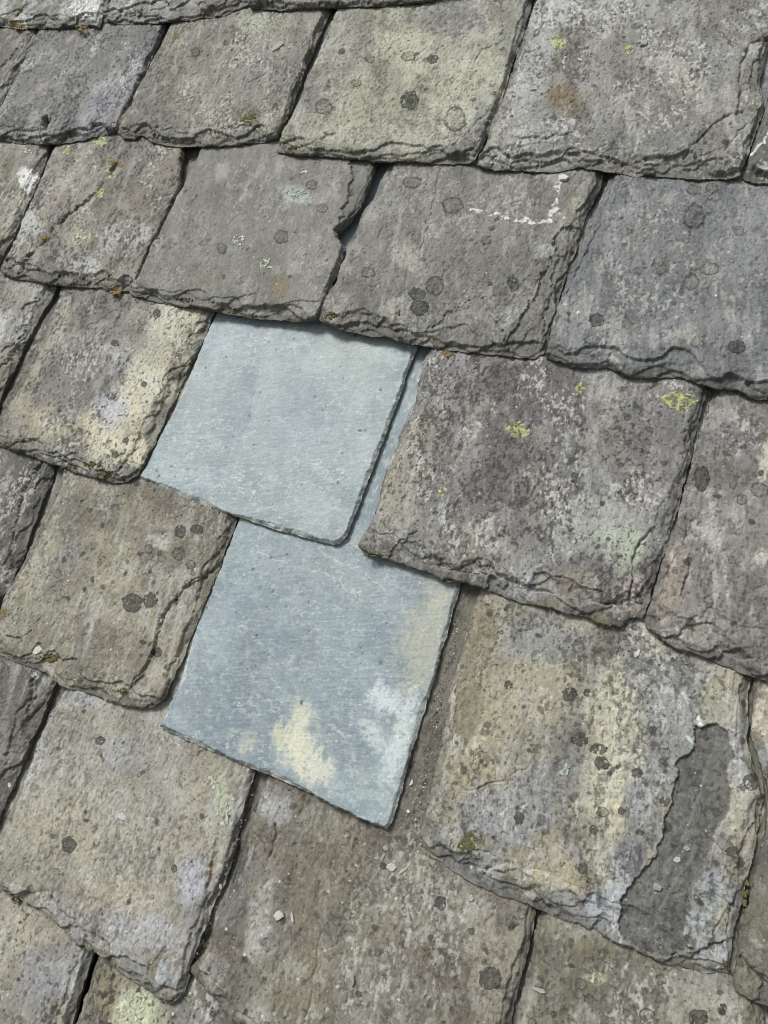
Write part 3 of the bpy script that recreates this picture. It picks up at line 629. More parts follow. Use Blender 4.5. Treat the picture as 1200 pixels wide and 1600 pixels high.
# course D
MS('D0', 'D', [(-120, 425), (-200, 560)], [(-260, 668), (-160, 674), (-60, 690), (-38, 688)], [(-20, 660), (2, 606), (30, 550), (56, 500), (76, 466), (86, 438)],
   'grey slate with a broken dark right side at the left edge, fourth course down', [GREY, WARM, PALE, DARK], sw=16, cracks=[([(60, 458), (46, 500), (30, 520), (8, 570)], 1.8, 0.0014)], mottle=0.6)
MS('D1', 'D', [(98, 438), (88, 460), (62, 512), (38, 556), (10, 612), (-14, 660)], [(-30, 690), (0, 698), (50, 712), (90, 728), (130, 744), (178, 754), (198, 754)], [(214, 746), (227, 727), (243, 694), (264, 648), (286, 600), (309, 552), (328, 514), (344, 478)],
   'slate with a broad cream stripe down its right half, left of the upper new slate', [(124, 119, 110), (132, 127, 116), (104, 100, 94), (84, 80, 74)], tw=14, sw=20, rtop=0.15, mottle=0.6, edge_moss=0.9,
   patches=[(275, 520, 40, 60, 22, (180, 174, 152), 0.9), (232, 590, 40, 80, 22, (184, 177, 152), 0.95), (190, 680, 66, 46, 20, (186, 178, 150), 0.95), (70, 660, 60, 26, 15, (158, 148, 120), 0.7), (90, 510, 14, 60, 25, (160, 154, 136), 0.6), (175, 640, 26, 30, 10, (166, 166, 176), 0.8), (195, 560, 20, 40, 25, (148, 148, 156), 0.5), (120, 590, 50, 60, 25, (104, 100, 96), 0.6), (40, 600, 20, 60, 25, (150, 142, 118), 0.5)],
   steps=[([(318, 525), (296, 560), (274, 590), (268, 630), (250, 670), (236, 700), (215, 735)][::-1], 0.0026, 22), ([(66, 688), (40, 684), (35, 692)][::-1], 0.002, 8)], cracks=[([(138, 696), (118, 706), (92, 713)], 1.6, 0.0014)], n_ring=8, n_dark=60)
MS('D2', 'D', [(346, 468), (336, 492), (318, 532), (290, 596), (262, 656), (240, 702)], [(221, 746), (256, 764), (310, 786), (370, 808), (430, 827), (490, 844), (522, 852), (532, 850)], [(543, 838), (560, 792), (582, 736), (604, 676), (626, 616), (634, 588), (648, 556), (662, 520)],
   'upper of the two clean blue-grey new slates, flat with nibbled edges', [(136, 149, 156), (127, 140, 150), (145, 157, 161)], new=True, rtop=0.3, tw=6, sw=4.5, thick=0.0056, dz=-0.002, 
   patches=[(330, 520, 50, 30, 10, (150, 168, 180), 0.5), (560, 570, 60, 60, 20, (158, 168, 162), 0.5), (480, 560, 60, 30, 0, (164, 172, 170), 0.35), (400, 630, 60, 60, 20, (124, 138, 150), 0.5), (590, 545, 40, 12, 10, (170, 180, 178), 0.5), (280, 740, 40, 26, 20, (160, 174, 182), 0.5), (500, 800, 60, 30, 20, (156, 168, 170), 0.5), (470, 680, 60, 60, 0, (142, 156, 168), 0.4)],
   strokes=[([(280, 765), (300, 750), (308, 742)], 1.2, (110, 122, 130), 0.5, 0.2), ([(326, 776), (350, 760)], 1.0, (110, 122, 130), 0.4, 0.2)], n_dark=90, n_fleck=160)
MS('D3', 'D', [(668, 538), (662, 556), (650, 610), (632, 660), (608, 715), (596, 745), (586, 790)], [(562, 856), (580, 868), (625, 880), (665, 893), (692, 908), (730, 910), (760, 920), (800, 936), (860, 951), (910, 962), (950, 980), (970, 979), (982, 966), (1002, 968)], [(1008, 955), (1016, 925), (1032, 880), (1048, 830), (1066, 770), (1078, 725), (1086, 680), (1098, 640), (1106, 608)],
   'big purplish mottled slate with two round yellow-green lichens, right of the new slates', [(126, 118, 119), (120, 112, 113), (136, 131, 125), (82, 74, 73)], tw=22, sw=9, mottle=0.6, edge_moss=0.9, stain=0.15,
   patches=[(840, 610, 100, 56, 20, (98, 74, 82), 0.8), (795, 710, 44, 80, 15, (96, 74, 79), 0.75), (740, 790, 30, 60, 15, (100, 86, 86), 0.45), (640, 720, 40, 90, 20, (146, 138, 118), 0.65), (690, 590, 60, 60, 10, (134, 130, 132), 0.6), (940, 830, 80, 50, 10, (146, 152, 140), 0.7), (975, 860, 34, 34, 0, (162, 168, 146), 0.6), (820, 900, 46, 40, 0, (134, 132, 142), 0.7), (900, 920, 60, 30, 10, (142, 130, 118), 0.6), (760, 860, 60, 40, 10, (136, 126, 112), 0.5), (620, 800, 30, 60, 15, (138, 132, 116), 0.5), (985, 930, 24, 30, 0, (166, 152, 140), 0.6)],
   cracks=[([(1092, 640), (1080, 670), (1076, 700)], 1.6, 0.001), ([(1018, 826), (1000, 845), (990, 870), (990, 910), (984, 945)], 2.2, 0.002)],
   steps=[([(985, 945), (950, 946), (880, 930), (810, 915), (770, 895), (720, 893), (690, 886), (640, 872)], 0.0042, 18)], n_ring=26, n_dark=110, n_fleck=90)
MS('D4', 'D', [(1116, 606), (1106, 640), (1092, 690), (1078, 740), (1062, 800), (1044, 850), (1022, 920)], [(1008, 968), (1014, 985), (1034, 1000), (1050, 1012), (1090, 1022), (1124, 1036), (1160, 1052), (1200, 1063), (1260, 1082), (1330, 1100), (1380, 1110)], [(1400, 1040), (1420, 940), (1450, 800), (1466, 740)],
   'grey slate with a thick ledge along its tail, at the right edge halfway down', [(126, 119, 114), (132, 126, 122), (120, 114, 112), (86, 80, 76)], tw=24, sw=9, mottle=0.4, streak=0.5, edge_moss=0.5,
   patches=[(1050, 900, 20, 60, 12, (148, 132, 116), 0.6), (1190, 870, 12, 14, 0, (184, 182, 172), 0.7), (1195, 720, 8, 40, 10, (186, 182, 160), 0.7), (1100, 980, 60, 30, 10, (140, 132, 124), 0.5), (1140, 680, 60, 40, 0, (118, 112, 114), 0.5)],
   cracks=[([(1076, 800), (1070, 850), (1080, 880), (1066, 930)], 1.7, 0.0014), ([(1100, 620), (1094, 700), (1082, 790)], 1.3, 0.0008)],
   steps=[([(1210, 1038), (1180, 1030), (1150, 1026), (1120, 1010), (1080, 988), (1030, 980)], 0.0045, 20), ([(1032, 980), (1028, 940), (1038, 900), (1060, 860)], 0.0012, 12)], n_ring=26, n_dark=60)
# course E
MS('E0', 'E', [(-100, 700), (-190, 840)], [(-250, 930), (-160, 960), (-60, 1002), (-40, 1004)], [(-22, 990), (2, 930), (28, 880), (48, 828), (66, 780), (82, 728), (92, 705)],
   'dark brown-grey slate seamed with cracks at the left edge, fifth course down', [(92, 88, 80), (100, 95, 86), DARK, (64, 60, 56)], sw=14, mottle=0.5, streak=0.1,
   cracks=[([(70, 718), (50, 742), (38, 765), (30, 790), (22, 830), (14, 860), (16, 890)], 2.2, 0.002), ([(84, 722), (76, 750), (74, 775), (62, 800), (44, 850), (20, 890)], 1.6, 0.0012)])
MS('E1', 'E', [(104, 712), (92, 750), (74, 790), (50, 838), (28, 882), (4, 930), (-16, 975)], [(-34, 1008), (0, 1022), (40, 1040), (76, 1052), (96, 1072), (140, 1082), (180, 1098), (212, 1106), (240, 1106)], [(258, 1092), (276, 1050), (296, 1002), (315, 955), (335, 905), (353, 860), (367, 826), (379, 795)],
   'khaki slate with two black round lichens side by side', [(134, 127, 110), (142, 134, 116), (120, 113, 100), (90, 84, 74)], tw=18, sw=10, rtop=0.3, mottle=0.3, terr=0.6, edge_moss=1.0, stain=0.4, streak=0.35,
   patches=[(240, 770, 130, 20, 22, (106, 98, 86), 0.7), (335, 815, 40, 24, 20, (96, 88, 76), 0.75), (160, 870, 60, 40, 25, (150, 144, 122), 0.6), (60, 900, 24, 60, 25, (158, 152, 124), 0.6), (100, 880, 26, 50, 30, (124, 120, 120), 0.5), (180, 1000, 80, 26, 20, (104, 97, 82), 0.5), (250, 845, 20, 14, 10, (186, 182, 172), 0.5), (210, 960, 60, 40, 20, (144, 137, 118), 0.5)],
   steps=[([(350, 870), (320, 900), (290, 915), (266, 940), (246, 975), (240, 1010), (226, 1045), (200, 1075)][::-1], 0.0030, 30)], cracks=[([(352, 870), (320, 898), (290, 915), (262, 948), (244, 985), (236, 1020), (200, 1078)], 1.5, 0.0014), ([(46, 986), (30, 1002)], 1.8, 0.001)], n_ring=14, n_dark=70)
MS('E2', 'E', [(386, 776), (374, 808), (352, 866), (326, 934), (304, 986), (282, 1056)], [(251, 1136), (300, 1160), (350, 1181), (410, 1206), (470, 1232), (530, 1262), (580, 1286), (604, 1295)], [(612, 1286), (628, 1232), (648, 1162), (668, 1095), (690, 1020), (706, 966), (722, 912), (732, 880)],
   'lower new blue-grey slate with a cream stain near its tail', [(122, 137, 148), (130, 144, 154), (114, 128, 140)], new=True, rtop=0.3, tw=5, sw=5, thick=0.0062,
   patches=[(468, 1128, 20, 34, 0, (198, 194, 168), 0.8, 1.0), (468, 1168, 34, 32, 0, (200, 196, 170), 0.85, 0.9), (494, 1202, 24, 26, -20, (198, 194, 172), 0.85, 0.8), (438, 1150, 12, 20, 0, (192, 188, 160), 0.7, 0.9), (385, 1165, 12, 18, 20, (190, 188, 160), 0.7), (665, 1000, 36, 84, 18, (164, 161, 140), 0.7, 0.8), (690, 930, 26, 30, 10, (176, 174, 150), 0.6), (600, 1095, 30, 22, 40, (190, 200, 202), 0.8, 1.1), (616, 1180, 18, 46, 20, (184, 195, 196), 0.7, 1.1), (636, 1120, 14, 46, 15, (188, 196, 196), 0.7, 0.9), (588, 1150, 16, 30, -30, (186, 196, 198), 0.6, 0.9), (330, 990, 26, 60, 20, (160, 174, 184), 0.6), (400, 960, 70, 70, 0, (116, 130, 144), 0.5), (300, 1100, 40, 40, 20, (124, 138, 148), 0.5), (520, 900, 110, 50, 15, (150, 162, 164), 0.5), (560, 1230, 60, 26, 25, (168, 180, 180), 0.5), (480, 1060, 60, 40, 0, (140, 152, 158), 0.4)],
   strokes=[([(395, 860), (430, 875), (460, 882), (520, 900), (560, 940)], 1.5, (190, 194, 178), 0.7, 0.3), ([(495, 850), (512, 870), (560, 890), (600, 920)], 1.3, (190, 194, 178), 0.6, 0.3), ([(520, 1020), (535, 1040), (560, 1048)], 1.2, (190, 196, 184), 0.6, 0.3), ([(515, 1130), (530, 1145), (540, 1152)], 2, (192, 190, 166), 0.7, 0.3)], n_dark=90, n_fleck=140)
MS('E3', 'E', [(752, 905), (742, 940), (728, 985), (712, 1040), (696, 1110), (684, 1180), (668, 1250)], [(656, 1312), (668, 1336), (700, 1356), (740, 1378), (780, 1396), (832, 1416), (880, 1436), (930, 1455), (980, 1478), (1020, 1496), (1060, 1508), (1100, 1520), (1138, 1522)], [(1146, 1500), (1150, 1460), (1160, 1400), (1176, 1340), (1192, 1285), (1196, 1240), (1178, 1195), (1168, 1150), (1170, 1100), (1176, 1052)],
   'large cream and lavender slate with a long dark flaked scar at its right', [(148, 141, 122), (134, 130, 132), (154, 147, 122), (90, 85, 78)], tw=20, sw=8, mottle=0.5, terr=1.0, edge_moss=0.8, streak=0.3, stain=0.1,
   flakes=[([(1092, 1136), (1118, 1130), (1134, 1142), (1140, 1180), (1143, 1230), (1140, 1270), (1116, 1315), (1092, 1370), (1074, 1420), (1072, 1460), (1082, 1486), (1040, 1500), (1000, 1484), (968, 1462), (972, 1410), (996, 1370), (1030, 1330), (1040, 1290), (1046, 1240), (1060, 1195), (1080, 1170)], 0.0030, (98, 96, 93), 0.93),
           ([(742, 940), (776, 952), (776, 1000), (736, 1038), (752, 1075), (762, 1120), (750, 1140), (724, 1172), (706, 1120), (716, 1040)], 0.0013, (128, 119, 94), 0.85)],
   patches=[(850, 1000, 70, 40, 10, (128, 126, 130), 0.8), (960, 1010, 60, 30, 10, (92, 86, 82), 0.7), (1040, 1080, 70, 60, 15, (134, 133, 138), 0.9), (1000, 1060, 40, 40, 0, (112, 108, 110), 0.7), (860, 1080, 70, 50, 10, (156, 147, 118), 0.6), (955, 1150, 50, 115, 5, (176, 169, 142), 0.8, 0.5), (930, 1260, 46, 100, 5, (174, 167, 140), 0.75, 0.5), (760, 1110, 60, 60, 0, (152, 143, 114), 0.6), (790, 1270, 90, 60, -12, (124, 123, 134), 0.95, 0.25), (855, 1225, 50, 36, -20, (122, 121, 130), 0.85, 0.3), (720, 1330, 60, 30, 25, (152, 150, 150), 0.7), (740, 1210, 50, 30, 0, (146, 136, 108), 0.7), (985, 1340, 28, 34, 10, (112, 112, 120), 0.9, 0.3), (1010, 1240, 22, 60, 10, (140, 140, 146), 0.7), (955, 1410, 30, 46, 15, (148, 154, 164), 0.85, 0.3), (1100, 1420, 22, 70, 20, (142, 148, 156), 0.8), (1120, 1480, 30, 26, 0, (140, 142, 150), 0.7), (1155, 1180, 14, 60, 5, (138, 138, 146), 0.7), (1150, 1340, 20, 46, 15, (150, 138, 116), 0.7), (885, 1370, 60, 26, 15, (160, 148, 116), 0.7), (830, 1345, 50, 16, 10, (140, 130, 104), 0.6), (905, 1150, 40, 30, 0, (112, 104, 92), 0.5), (890, 1210, 30, 60, 10, (100, 96, 92), 0.45), (900, 1290, 34, 30, 0, (98, 92, 84), 0.5), (735, 1318, 34, 18, 0, (126, 118, 60), 0.5)],
   steps=[([(935, 1412), (900, 1388), (850, 1365), (790, 1352), (730, 1368), (690, 1352)], 0.0035, 20), ([(1140, 1470), (1108, 1478), (1076, 1500)][::-1], 0.003, 14), ([(1112, 1170), (1096, 1240), (1070, 1300), (1050, 1350)], 0.0012, 16), ([(1090, 1330), (1040, 1400), (1020, 1460)], 0.0010, 12)],
   cracks=[([(796, 975), (812, 990), (830, 985)], 1.8, 0.001), ([(700, 1222), (730, 1235), (780, 1220), (830, 1195)], 1.5, 0.0009), ([(1110, 1392), (1150, 1420)], 2.2, 0.0014)],
   strokes=[([(763, 1140), (758, 1155), (742, 1168)], 6, (182, 182, 150), 0.95, 0.0), ([(1072, 1150), (1086, 1162)], 3, (190, 204, 204), 0.9, 0.3), ([(1092, 1122), (1098, 1132)], 5, (198, 212, 206), 0.95, 0.0), ([(1068, 1085), (1074, 1094)], 4, (190, 204, 200), 0.8, 0.2), ([(806, 1268), (822, 1256)], 5, (186, 190, 190), 0.8, 0.3)], n_ring=16, n_dark=90, n_fleck=110, seed=1)
MS('E4', 'E', [(1184, 1050), (1180, 1100), (1176, 1150), (1186, 1190), (1202, 1235), (1200, 1290), (1180, 1370), (1162, 1440)], [(1146, 1530), (1150, 1550), (1172, 1564), (1200, 1570), (1280, 1600), (1400, 1650), (1500, 1680)], [(1510, 1620), (1530, 1500), (1560, 1300), (1575, 1200)],
   'olive-grey slate showing a rounded tail corner at the right edge near the bottom', [(112, 108, 92), (118, 112, 98), (104, 100, 92), DARK], tw=20, sw=10, mottle=0.2, stain=0.2, streak=0.1, edge_moss=0.2,
   patches=[(1195, 1120, 22, 60, 10, (178, 164, 146), 0.85), (1190, 1190, 12, 30, 20, (186, 186, 190), 0.8)], cracks=[([(1160, 1500), (1175, 1520), (1200, 1538)], 3, 0.002)])
# course F
MS('F0', 'F', [(-90, 1000), (-190, 1160)], [(-240, 1245), (-140, 1290), (-50, 1330), (-40, 1332)], [(-24, 1310), (0, 1262), (20, 1216), (42, 1166), (64, 1114), (84, 1066), (96, 1040)],
   'dark grey slate with a splintered right side at the left edge, sixth course down', [(98, 95, 88), GREY, DARK, DARK], sw=18, mottle=0.4,
   cracks=[([(48, 1062), (46, 1090), (30, 1110), (14, 1160), (8, 1200)], 2.2, 0.002), ([(84, 1062), (62, 1105), (32, 1130)], 1.4, 0.001)])
MS('F1', 'F', [(112, 1046), (98, 1070), (72, 1120), (48, 1176), (24, 1240), (2, 1290), (-16, 1340)], [(-30, 1366), (0, 1386), (36, 1410), (66, 1424), (96, 1452), (126, 1476), (160, 1494), (200, 1524), (236, 1550), (258, 1566), (274, 1569)], [(284, 1556), (292, 1520), (306, 1480), (326, 1430), (346, 1380), (362, 1330), (376, 1280), (392, 1226), (404, 1190)],
   'pale lavender and buff slate with a pointed tail corner, lower left', [(142, 136, 122), (140, 136, 134), (148, 141, 126), (98, 92, 82)], tw=16, sw=8, mottle=0.35, terr=0.7, edge_moss=0.6, streak=0.25, stain=0.15,
   patches=[(120, 1290, 110, 120, 15, (158, 153, 138), 0.5), (300, 1300, 50, 80, 15, (158, 150, 134), 0.5), (120, 1080, 50, 24, 20, (150, 154, 162), 0.6), (40, 1200, 22, 70, 22, (152, 150, 162), 0.7), (190, 1180, 40, 30, 10, (136, 134, 140), 0.6), (100, 1290, 70, 60, 10, (154, 146, 124), 0.6), (345, 1240, 14, 46, -12, (160, 166, 138), 0.8), (300, 1370, 26, 36, 15, (158, 158, 172), 0.85), (225, 1450, 70, 30, 20, (150, 148, 162), 0.8), (190, 1468, 18, 22, 0, (132, 130, 148), 0.8), (260, 1520, 20, 24, 0, (160, 166, 176), 0.8), (200, 1400, 60, 30, 10, (164, 152, 128), 0.6), (120, 1400, 60, 20, 25, (122, 112, 94), 0.6), (60, 1440, 50, 14, 35, (136, 132, 112), 0.6), (330, 1170, 30, 60, 20, (132, 124, 106), 0.6), (225, 1070, 60, 14, 20, (120, 110, 80), 0.5)],
   flakes=[([(258, 1480), (266, 1486), (250, 1500), (240, 1536), (224, 1528), (232, 1505)], 0.0012, (116, 112, 96), 0.8)],
   steps=[([(334, 1330), (326, 1370), (318, 1410), (300, 1450), (290, 1480), (284, 1512), (276, 1540)][::-1], 0.0028, 16), ([(150, 1484), (120, 1462), (96, 1430), (62, 1404), (20, 1384)], 0.002, 14)],
   strokes=[([(332, 1345), (328, 1370)], 3, (140, 112, 50), 0.8, 0.2), ([(275, 1505), (268, 1530)], 3, (136, 108, 44), 0.8, 0.2)], n_ring=4, n_dark=50)
MS('F2', 'F', [(416, 1196), (408, 1222), (394, 1270), (378, 1320), (360, 1380), (340, 1430), (320, 1480)], [(300, 1516), (330, 1552), (366, 1596), (440, 1640), (520, 1690), (600, 1735), (690, 1780), (742, 1800)], [(760, 1740), (782, 1660), (800, 1590), (816, 1520), (832, 1450), (840, 1405), (846, 1380)],
   'wide brownish slate with a black lichen disc, under the lower new slate', [(124, 116, 102), (130, 123, 108), (108, 100, 88), (84, 78, 72)],
   flakes=[([(750, 905), (722, 1030), (700, 1150), (660, 1290), (640, 1302), (606, 1306), (560, 1285), (620, 1200), (690, 980), (710, 890)], 0.0006, (106, 100, 89), 0.88)], tw=10, sw=7, mottle=0.38, terr=0.9, stain=0.55, streak=0.15,
   patches=[(660, 1400, 120, 60, 20, (140, 134, 120), 0.5), (430, 1255, 24, 34, -10, (148, 148, 150), 0.85, 0.3), (360, 1400, 26, 90, 18, (106, 100, 100), 0.8, 0.3), (414, 1440, 24, 80, 15, (148, 145, 140), 0.75), (330, 1520, 22, 36, 10, (150, 147, 142), 0.7), (510, 1360, 60, 110, 15, (118, 110, 90), 0.6), (440, 1400, 14, 80, 15, (84, 74, 64), 0.6), (470, 1540, 60, 60, 10, (122, 115, 92), 0.6), (600, 1550, 80, 60, 10, (116, 112, 104), 0.6), (770, 1500, 60, 60, 15, (142, 134, 116), 0.5), (520, 1240, 120, 18, 24, (108, 100, 72), 0.65), (660, 1240, 22, 80, 12, (98, 91, 80), 0.9, 0.3), (700, 1020, 26, 140, 14, (98, 92, 82), 0.9, 0.3), (625, 1312, 40, 8, 15, (76, 70, 60), 0.7)],
   cracks=[([(500, 1460), (492, 1520), (480, 1590)], 1.8, 0.0008), ([(388, 1296), (410, 1320), (420, 1340), (432, 1290)], 1.6, 0.0012)], steps=[([(408, 1400), (400, 1460), (390, 1540), (372, 1590)], 0.0016, 18)], n_ring=8, n_dark=90, n_fleck=170, res=0.00082)
MS('F3', 'F', [(862, 1372), (848, 1412), (838, 1452), (824, 1510), (808, 1590)], [(760, 1780), (800, 1830), (1000, 1920), (1120, 1960), (1180, 1985)], [(1195, 1900), (1196, 1700), (1192, 1600), (1186, 1540), (1184, 1480)],
   'olive-brown slate mottled with faint ring lichens along the bottom right', [(118, 111, 92), (108, 102, 88), (126, 119, 102), (82, 77, 68)], tw=10, sw=7, mottle=0.45, stain=0.3, n_ring=60, n_dark=60, streak=0.15,
   patches=[(1000, 1540, 80, 40, 10, (110, 106, 96), 0.5), (930, 1528, 18, 10, 0, (164, 170, 130), 0.6), (1100, 1580, 60, 40, 0, (140, 132, 112), 0.5), (900, 1460, 60, 20, 20, (124, 116, 92), 0.5)], res=0.00082)
MS('F4', 'F', [(1200, 1500), (1204, 1560)], [(1208, 1760), (1260, 1990), (1400, 2050), (1600, 2130)], [(1620, 1900), (1610, 1700), (1600, 1640)], 'grey-brown slate beyond the bottom right corner of the picture', [(112, 104, 92), GREY, DARK, DARK])
# course G
MS('G0', 'G', [(-100, 1330), (-170, 1500)], [(-220, 1640), (-100, 1700), (0, 1760), (64, 1800)], [(76, 1740), (100, 1630), (118, 1565), (134, 1510), (150, 1465), (160, 1440)],
   'cream and grey slate in the bottom left corner', [(142, 134, 118), GREY, (150, 142, 124), DARK], sw=10, mottle=0.6, patches=[(20, 1460, 40, 40, 30, (160, 152, 132), 0.6), (70, 1520, 40, 50, 20, (126, 126, 136), 0.7), (120, 1500, 14, 50, 20, (158, 158, 162), 0.5), (40, 1580, 60, 30, 0, (120, 116, 114), 0.5)])
MS('G1', 'G', [(168, 1446), (151, 1484), (135, 1528), (117, 1588), (98, 1650)], [(86, 1800), (160, 1850), (260, 1920), (400, 2000)], [(430, 1900), (450, 1780), (470, 1660), (480, 1600), (485, 1570)],
   'slate crusted with pale yellow-green lichen on the bottom edge, under the pointed tail', [(118, 112, 100), (128, 122, 100), DARK, DARK], sw=8, mottle=0.7,
   patches=[(205, 1580, 34, 40, 0, (178, 182, 150), 0.9), (290, 1548, 16, 14, 0, (166, 166, 130), 0.85), (170, 1560, 22, 40, 0, (128, 112, 78), 0.6), (290, 1590, 50, 30, 0, (124, 122, 116), 0.6), (245, 1590, 14, 30, 0, (160, 160, 130), 0.6)])
MS('G2', 'G', [(500, 1590), (495, 1640)], [(470, 2010), (600, 2090), (800, 2190), (880, 2230)], [(885, 2050), (880, 1850), (876, 1790)], 'grey slate just below the bottom edge of the picture', [GREY, WARM, DARK, DARK])
MS('G3', 'G', [(900, 1800), (904, 1860)], [(910, 2240), (1000, 2290), (1300, 2420), (1420, 2470)], [(1400, 2200), (1360, 2000), (1350, 1960)], 'grey slate well below the bottom right of the picture', [GREY, WARM, DARK, DARK])

# ------------------------------------------------------------------ lichens and moss growing on their slates
for a in [('A1', 125, 42, 8, 'orange', 6), ('A1', 28, 42, 9, 'orange', 4), ('B4', 872, 66, 14, 'lime', 12), ('B4', 983, 76, 8, 'yellow', 10), ('D3', 1063, 627, 30, 'yellow', 15), ('D3', 810, 672, 18, 'yellow', 13),
          ('D3', 692, 768, 8, 'lime', 7), ('D3', 907, 607, 9, 'yellow', 9), ('C1', 155, 220, 14, 'lime', 9), ('C1', 105, 234, 8, 'lime', 8), ('C1', 182, 257, 8, 'orange', 4), ('C1', 174, 272, 7, 'lime', 6),
          ('C1', 155, 300, 9, 'lime', 9), ('C0', 45, 237, 9, 'pale', 7), ('C1', 125, 370, 15, 'pale', 11), ('C1', 73, 376, 6, 'orange', 5), ('D3', 698, 552, 11, 'orange', 7), ('C1', 180, 455, 9, 'orange', 5),
          ('E1', 5, 959, 8, 'orange', 6), ('E3', 738, 1305, 11, 'moss', 10), ('E3', 725, 1322, 14, 'moss', 8), ('C2', 373, 377, 12, 'pale', 10), ('C2', 464, 302, 18, 'mint', 8), ('C2', 440, 370, 12, 'ring', 11),
          ('C2', 415, 412, 9, 'pale', 12), ('C2', 346, 388, 8, 'ring', 9), ('C2', 487, 289, 9, 'ring', 8), ('C2', 476, 267, 10, 'pale', 5), ('C2', 503, 325, 10, 'ring', 7),
          ('E1', 208, 942, 15, 'dark', 15), ('E1', 235, 938, 12, 'dark', 13), ('E1', 282, 830, 9, 'dark', 11), ('E1', 308, 827, 10, 'dark', 8), ('E1', 280, 866, 10, 'ring', 11), ('E1', 298, 882, 8, 'ring', 8),
          ('E1', 246, 1019, 8, 'dark', 8), ('E1', 232, 858, 7, 'ring', 8), ('C3', 707, 320, 17, 'ring', 14), ('C3', 652, 461, 14, 'dark', 11), ('C3', 655, 480, 14, 'dark', 13), ('C3', 679, 446, 14, 'ring', 16), ('C3', 802, 444, 9, 'dark', 11),
          ('C3', 644, 285, 16, 'ring', 10), ('C3', 575, 426, 12, 'ring', 8), ('C3', 760, 375, 8, 'ring', 8),
          ('C4', 1084, 338, 19, 'ring', 22), ('C4', 932, 500, 12, 'dark', 11), ('C4', 925, 531, 13, 'ring', 9), ('C4', 1151, 541, 14, 'dark', 11), ('C4', 1030, 419, 13, 'ring', 11), ('C4', 1108, 420, 15, 'ring', 11), ('C4', 1085, 296, 12, 'ring', 9), ('C4', 1112, 294, 11, 'ring', 8), ('C4', 1155, 361, 9, 'ring', 8), ('C4', 1080, 440, 12, 'ring', 14),
          ('D4', 1097, 748, 12, 'dark', 20), ('D4', 1160, 780, 9, 'ring', 9), ('D4', 1145, 757, 6, 'ring', 6), ('D4', 1144, 875, 6, 'ring', 7), ('D4', 1186, 765, 14, 'ring', 12),
          ('B3', 641, 157, 15, 'dark', 15), ('B3', 506, 166, 15, 'ring', 13), ('B3', 710, 186, 18, 'ring', 18), ('B3', 534, 80, 6, 'dark', 5), ('B3', 676, 92, 9, 'dark', 8), ('B3', 638, 88, 12, 'ring', 8), ('B3', 578, 92, 8, 'ring', 7), ('B3', 556, 130, 8, 'ring', 6),
          ('B4', 1132, 250, 10, 'ring', 9), ('B4', 1150, 243, 7, 'ring', 6), ('B4', 1134, 222, 6, 'dark', 5), ('F2', 767, 1530, 19, 'dark', 18), ('F2', 688, 1411, 10, 'dark', 12), ('F2', 737, 1455, 6, 'dark', 6), ('F2', 800, 1440, 12, 'ring', 10),
          ('E3', 1173, 1222, 11, 'dark', 14), ('E3', 1145, 1331, 11, 'dark', 9), ('E3', 995, 1208, 9, 'dark', 9), ('E3', 1020, 1142, 6, 'dark', 9), ('E3', 935, 1170, 14, 'dark', 9), ('E3', 906, 1155, 14, 'dark', 11), ('E3', 940, 1192, 12, 'dark', 11), ('E3', 890, 1085, 13, 'dark', 11), ('E3', 917, 1082, 6, 'dark', 6), ('E3', 794, 1070, 7, 'dark', 7), ('E3', 911, 1357, 9, 'dark', 9), ('E3', 927, 1296, 7, 'dark', 8), ('E3', 971, 1267, 7, 'dark', 6), ('E3', 811, 1278, 8, 'dark', 10), ('E3', 842, 1408, 10, 'dark', 9), ('E3', 1038, 1252, 10, 'dark', 8), ('E3', 881, 1203, 10, 'mint', 12), ('E3', 942, 1268, 10, 'ring', 8),
          ('F1', 108, 1320, 11, 'dark', 14), ('F1', 156, 1157, 8, 'dark', 7), ('F1', 272, 1357, 5, 'dark', 7), ('F1', 88, 1362, 6, 'ring', 7), ('F1', 349, 1272, 14, 'pale', 26), ('F1', 335, 1226, 10, 'pale', 14),
          ('F3', 930, 1527, 15, 'pale', 9), ('F3', 1032, 1530, 10, 'ring', 9), ('F3', 1090, 1590, 16, 'dark', 14), ('F3', 1128, 1576, 7, 'dark', 10), ('F3', 1010, 1585, 12, 'ring', 9), ('F3', 920, 1560, 8, 'ring', 8),
          ('G1', 202, 1576, 20, 'cream', 20), ('G1', 288, 1545, 14, 'pale', 12), ('D1', 196, 688, 6, 'dark', 5), ('D1', 180, 710, 6, 'dark', 6), ('D1', 225, 600, 5, 'dark', 5), ('D1', 245, 490, 6, 'dark', 9), ('D1', 180, 536, 6, 'dark', 5), ('B1', 134, 204, 6, 'pale', 6), ('B2', 275, 55, 5, 'orange', 6), ('B2', 305, 82, 8, 'ring', 7), ('B2', 387, 185, 12, 'moss', 10)]:
    lichen(a[0], a[1], a[2], a[3], a[4], a[5], rag={'yellow': 0.8, 'lime': 1.0, 'orange': 1.5, 'pale': 1.2, 'moss': 1.5, 'mint': 1.1, 'cream': 1.2, 'dark': 0.55}.get(a[4], 0.5),
           hole={'yellow': 0.25, 'lime': 0.2, 'orange': 0.35, 'pale': 0.6, 'mint': 0.6, 'cream': 0.5, 'moss': 0.5, 'dark': 0.12 if a[0] in ('E3', 'B3') else 0.0}.get(a[4], 0.0), th=0.0004 if a[4] in ('dark', 'ring') else 0.0007)
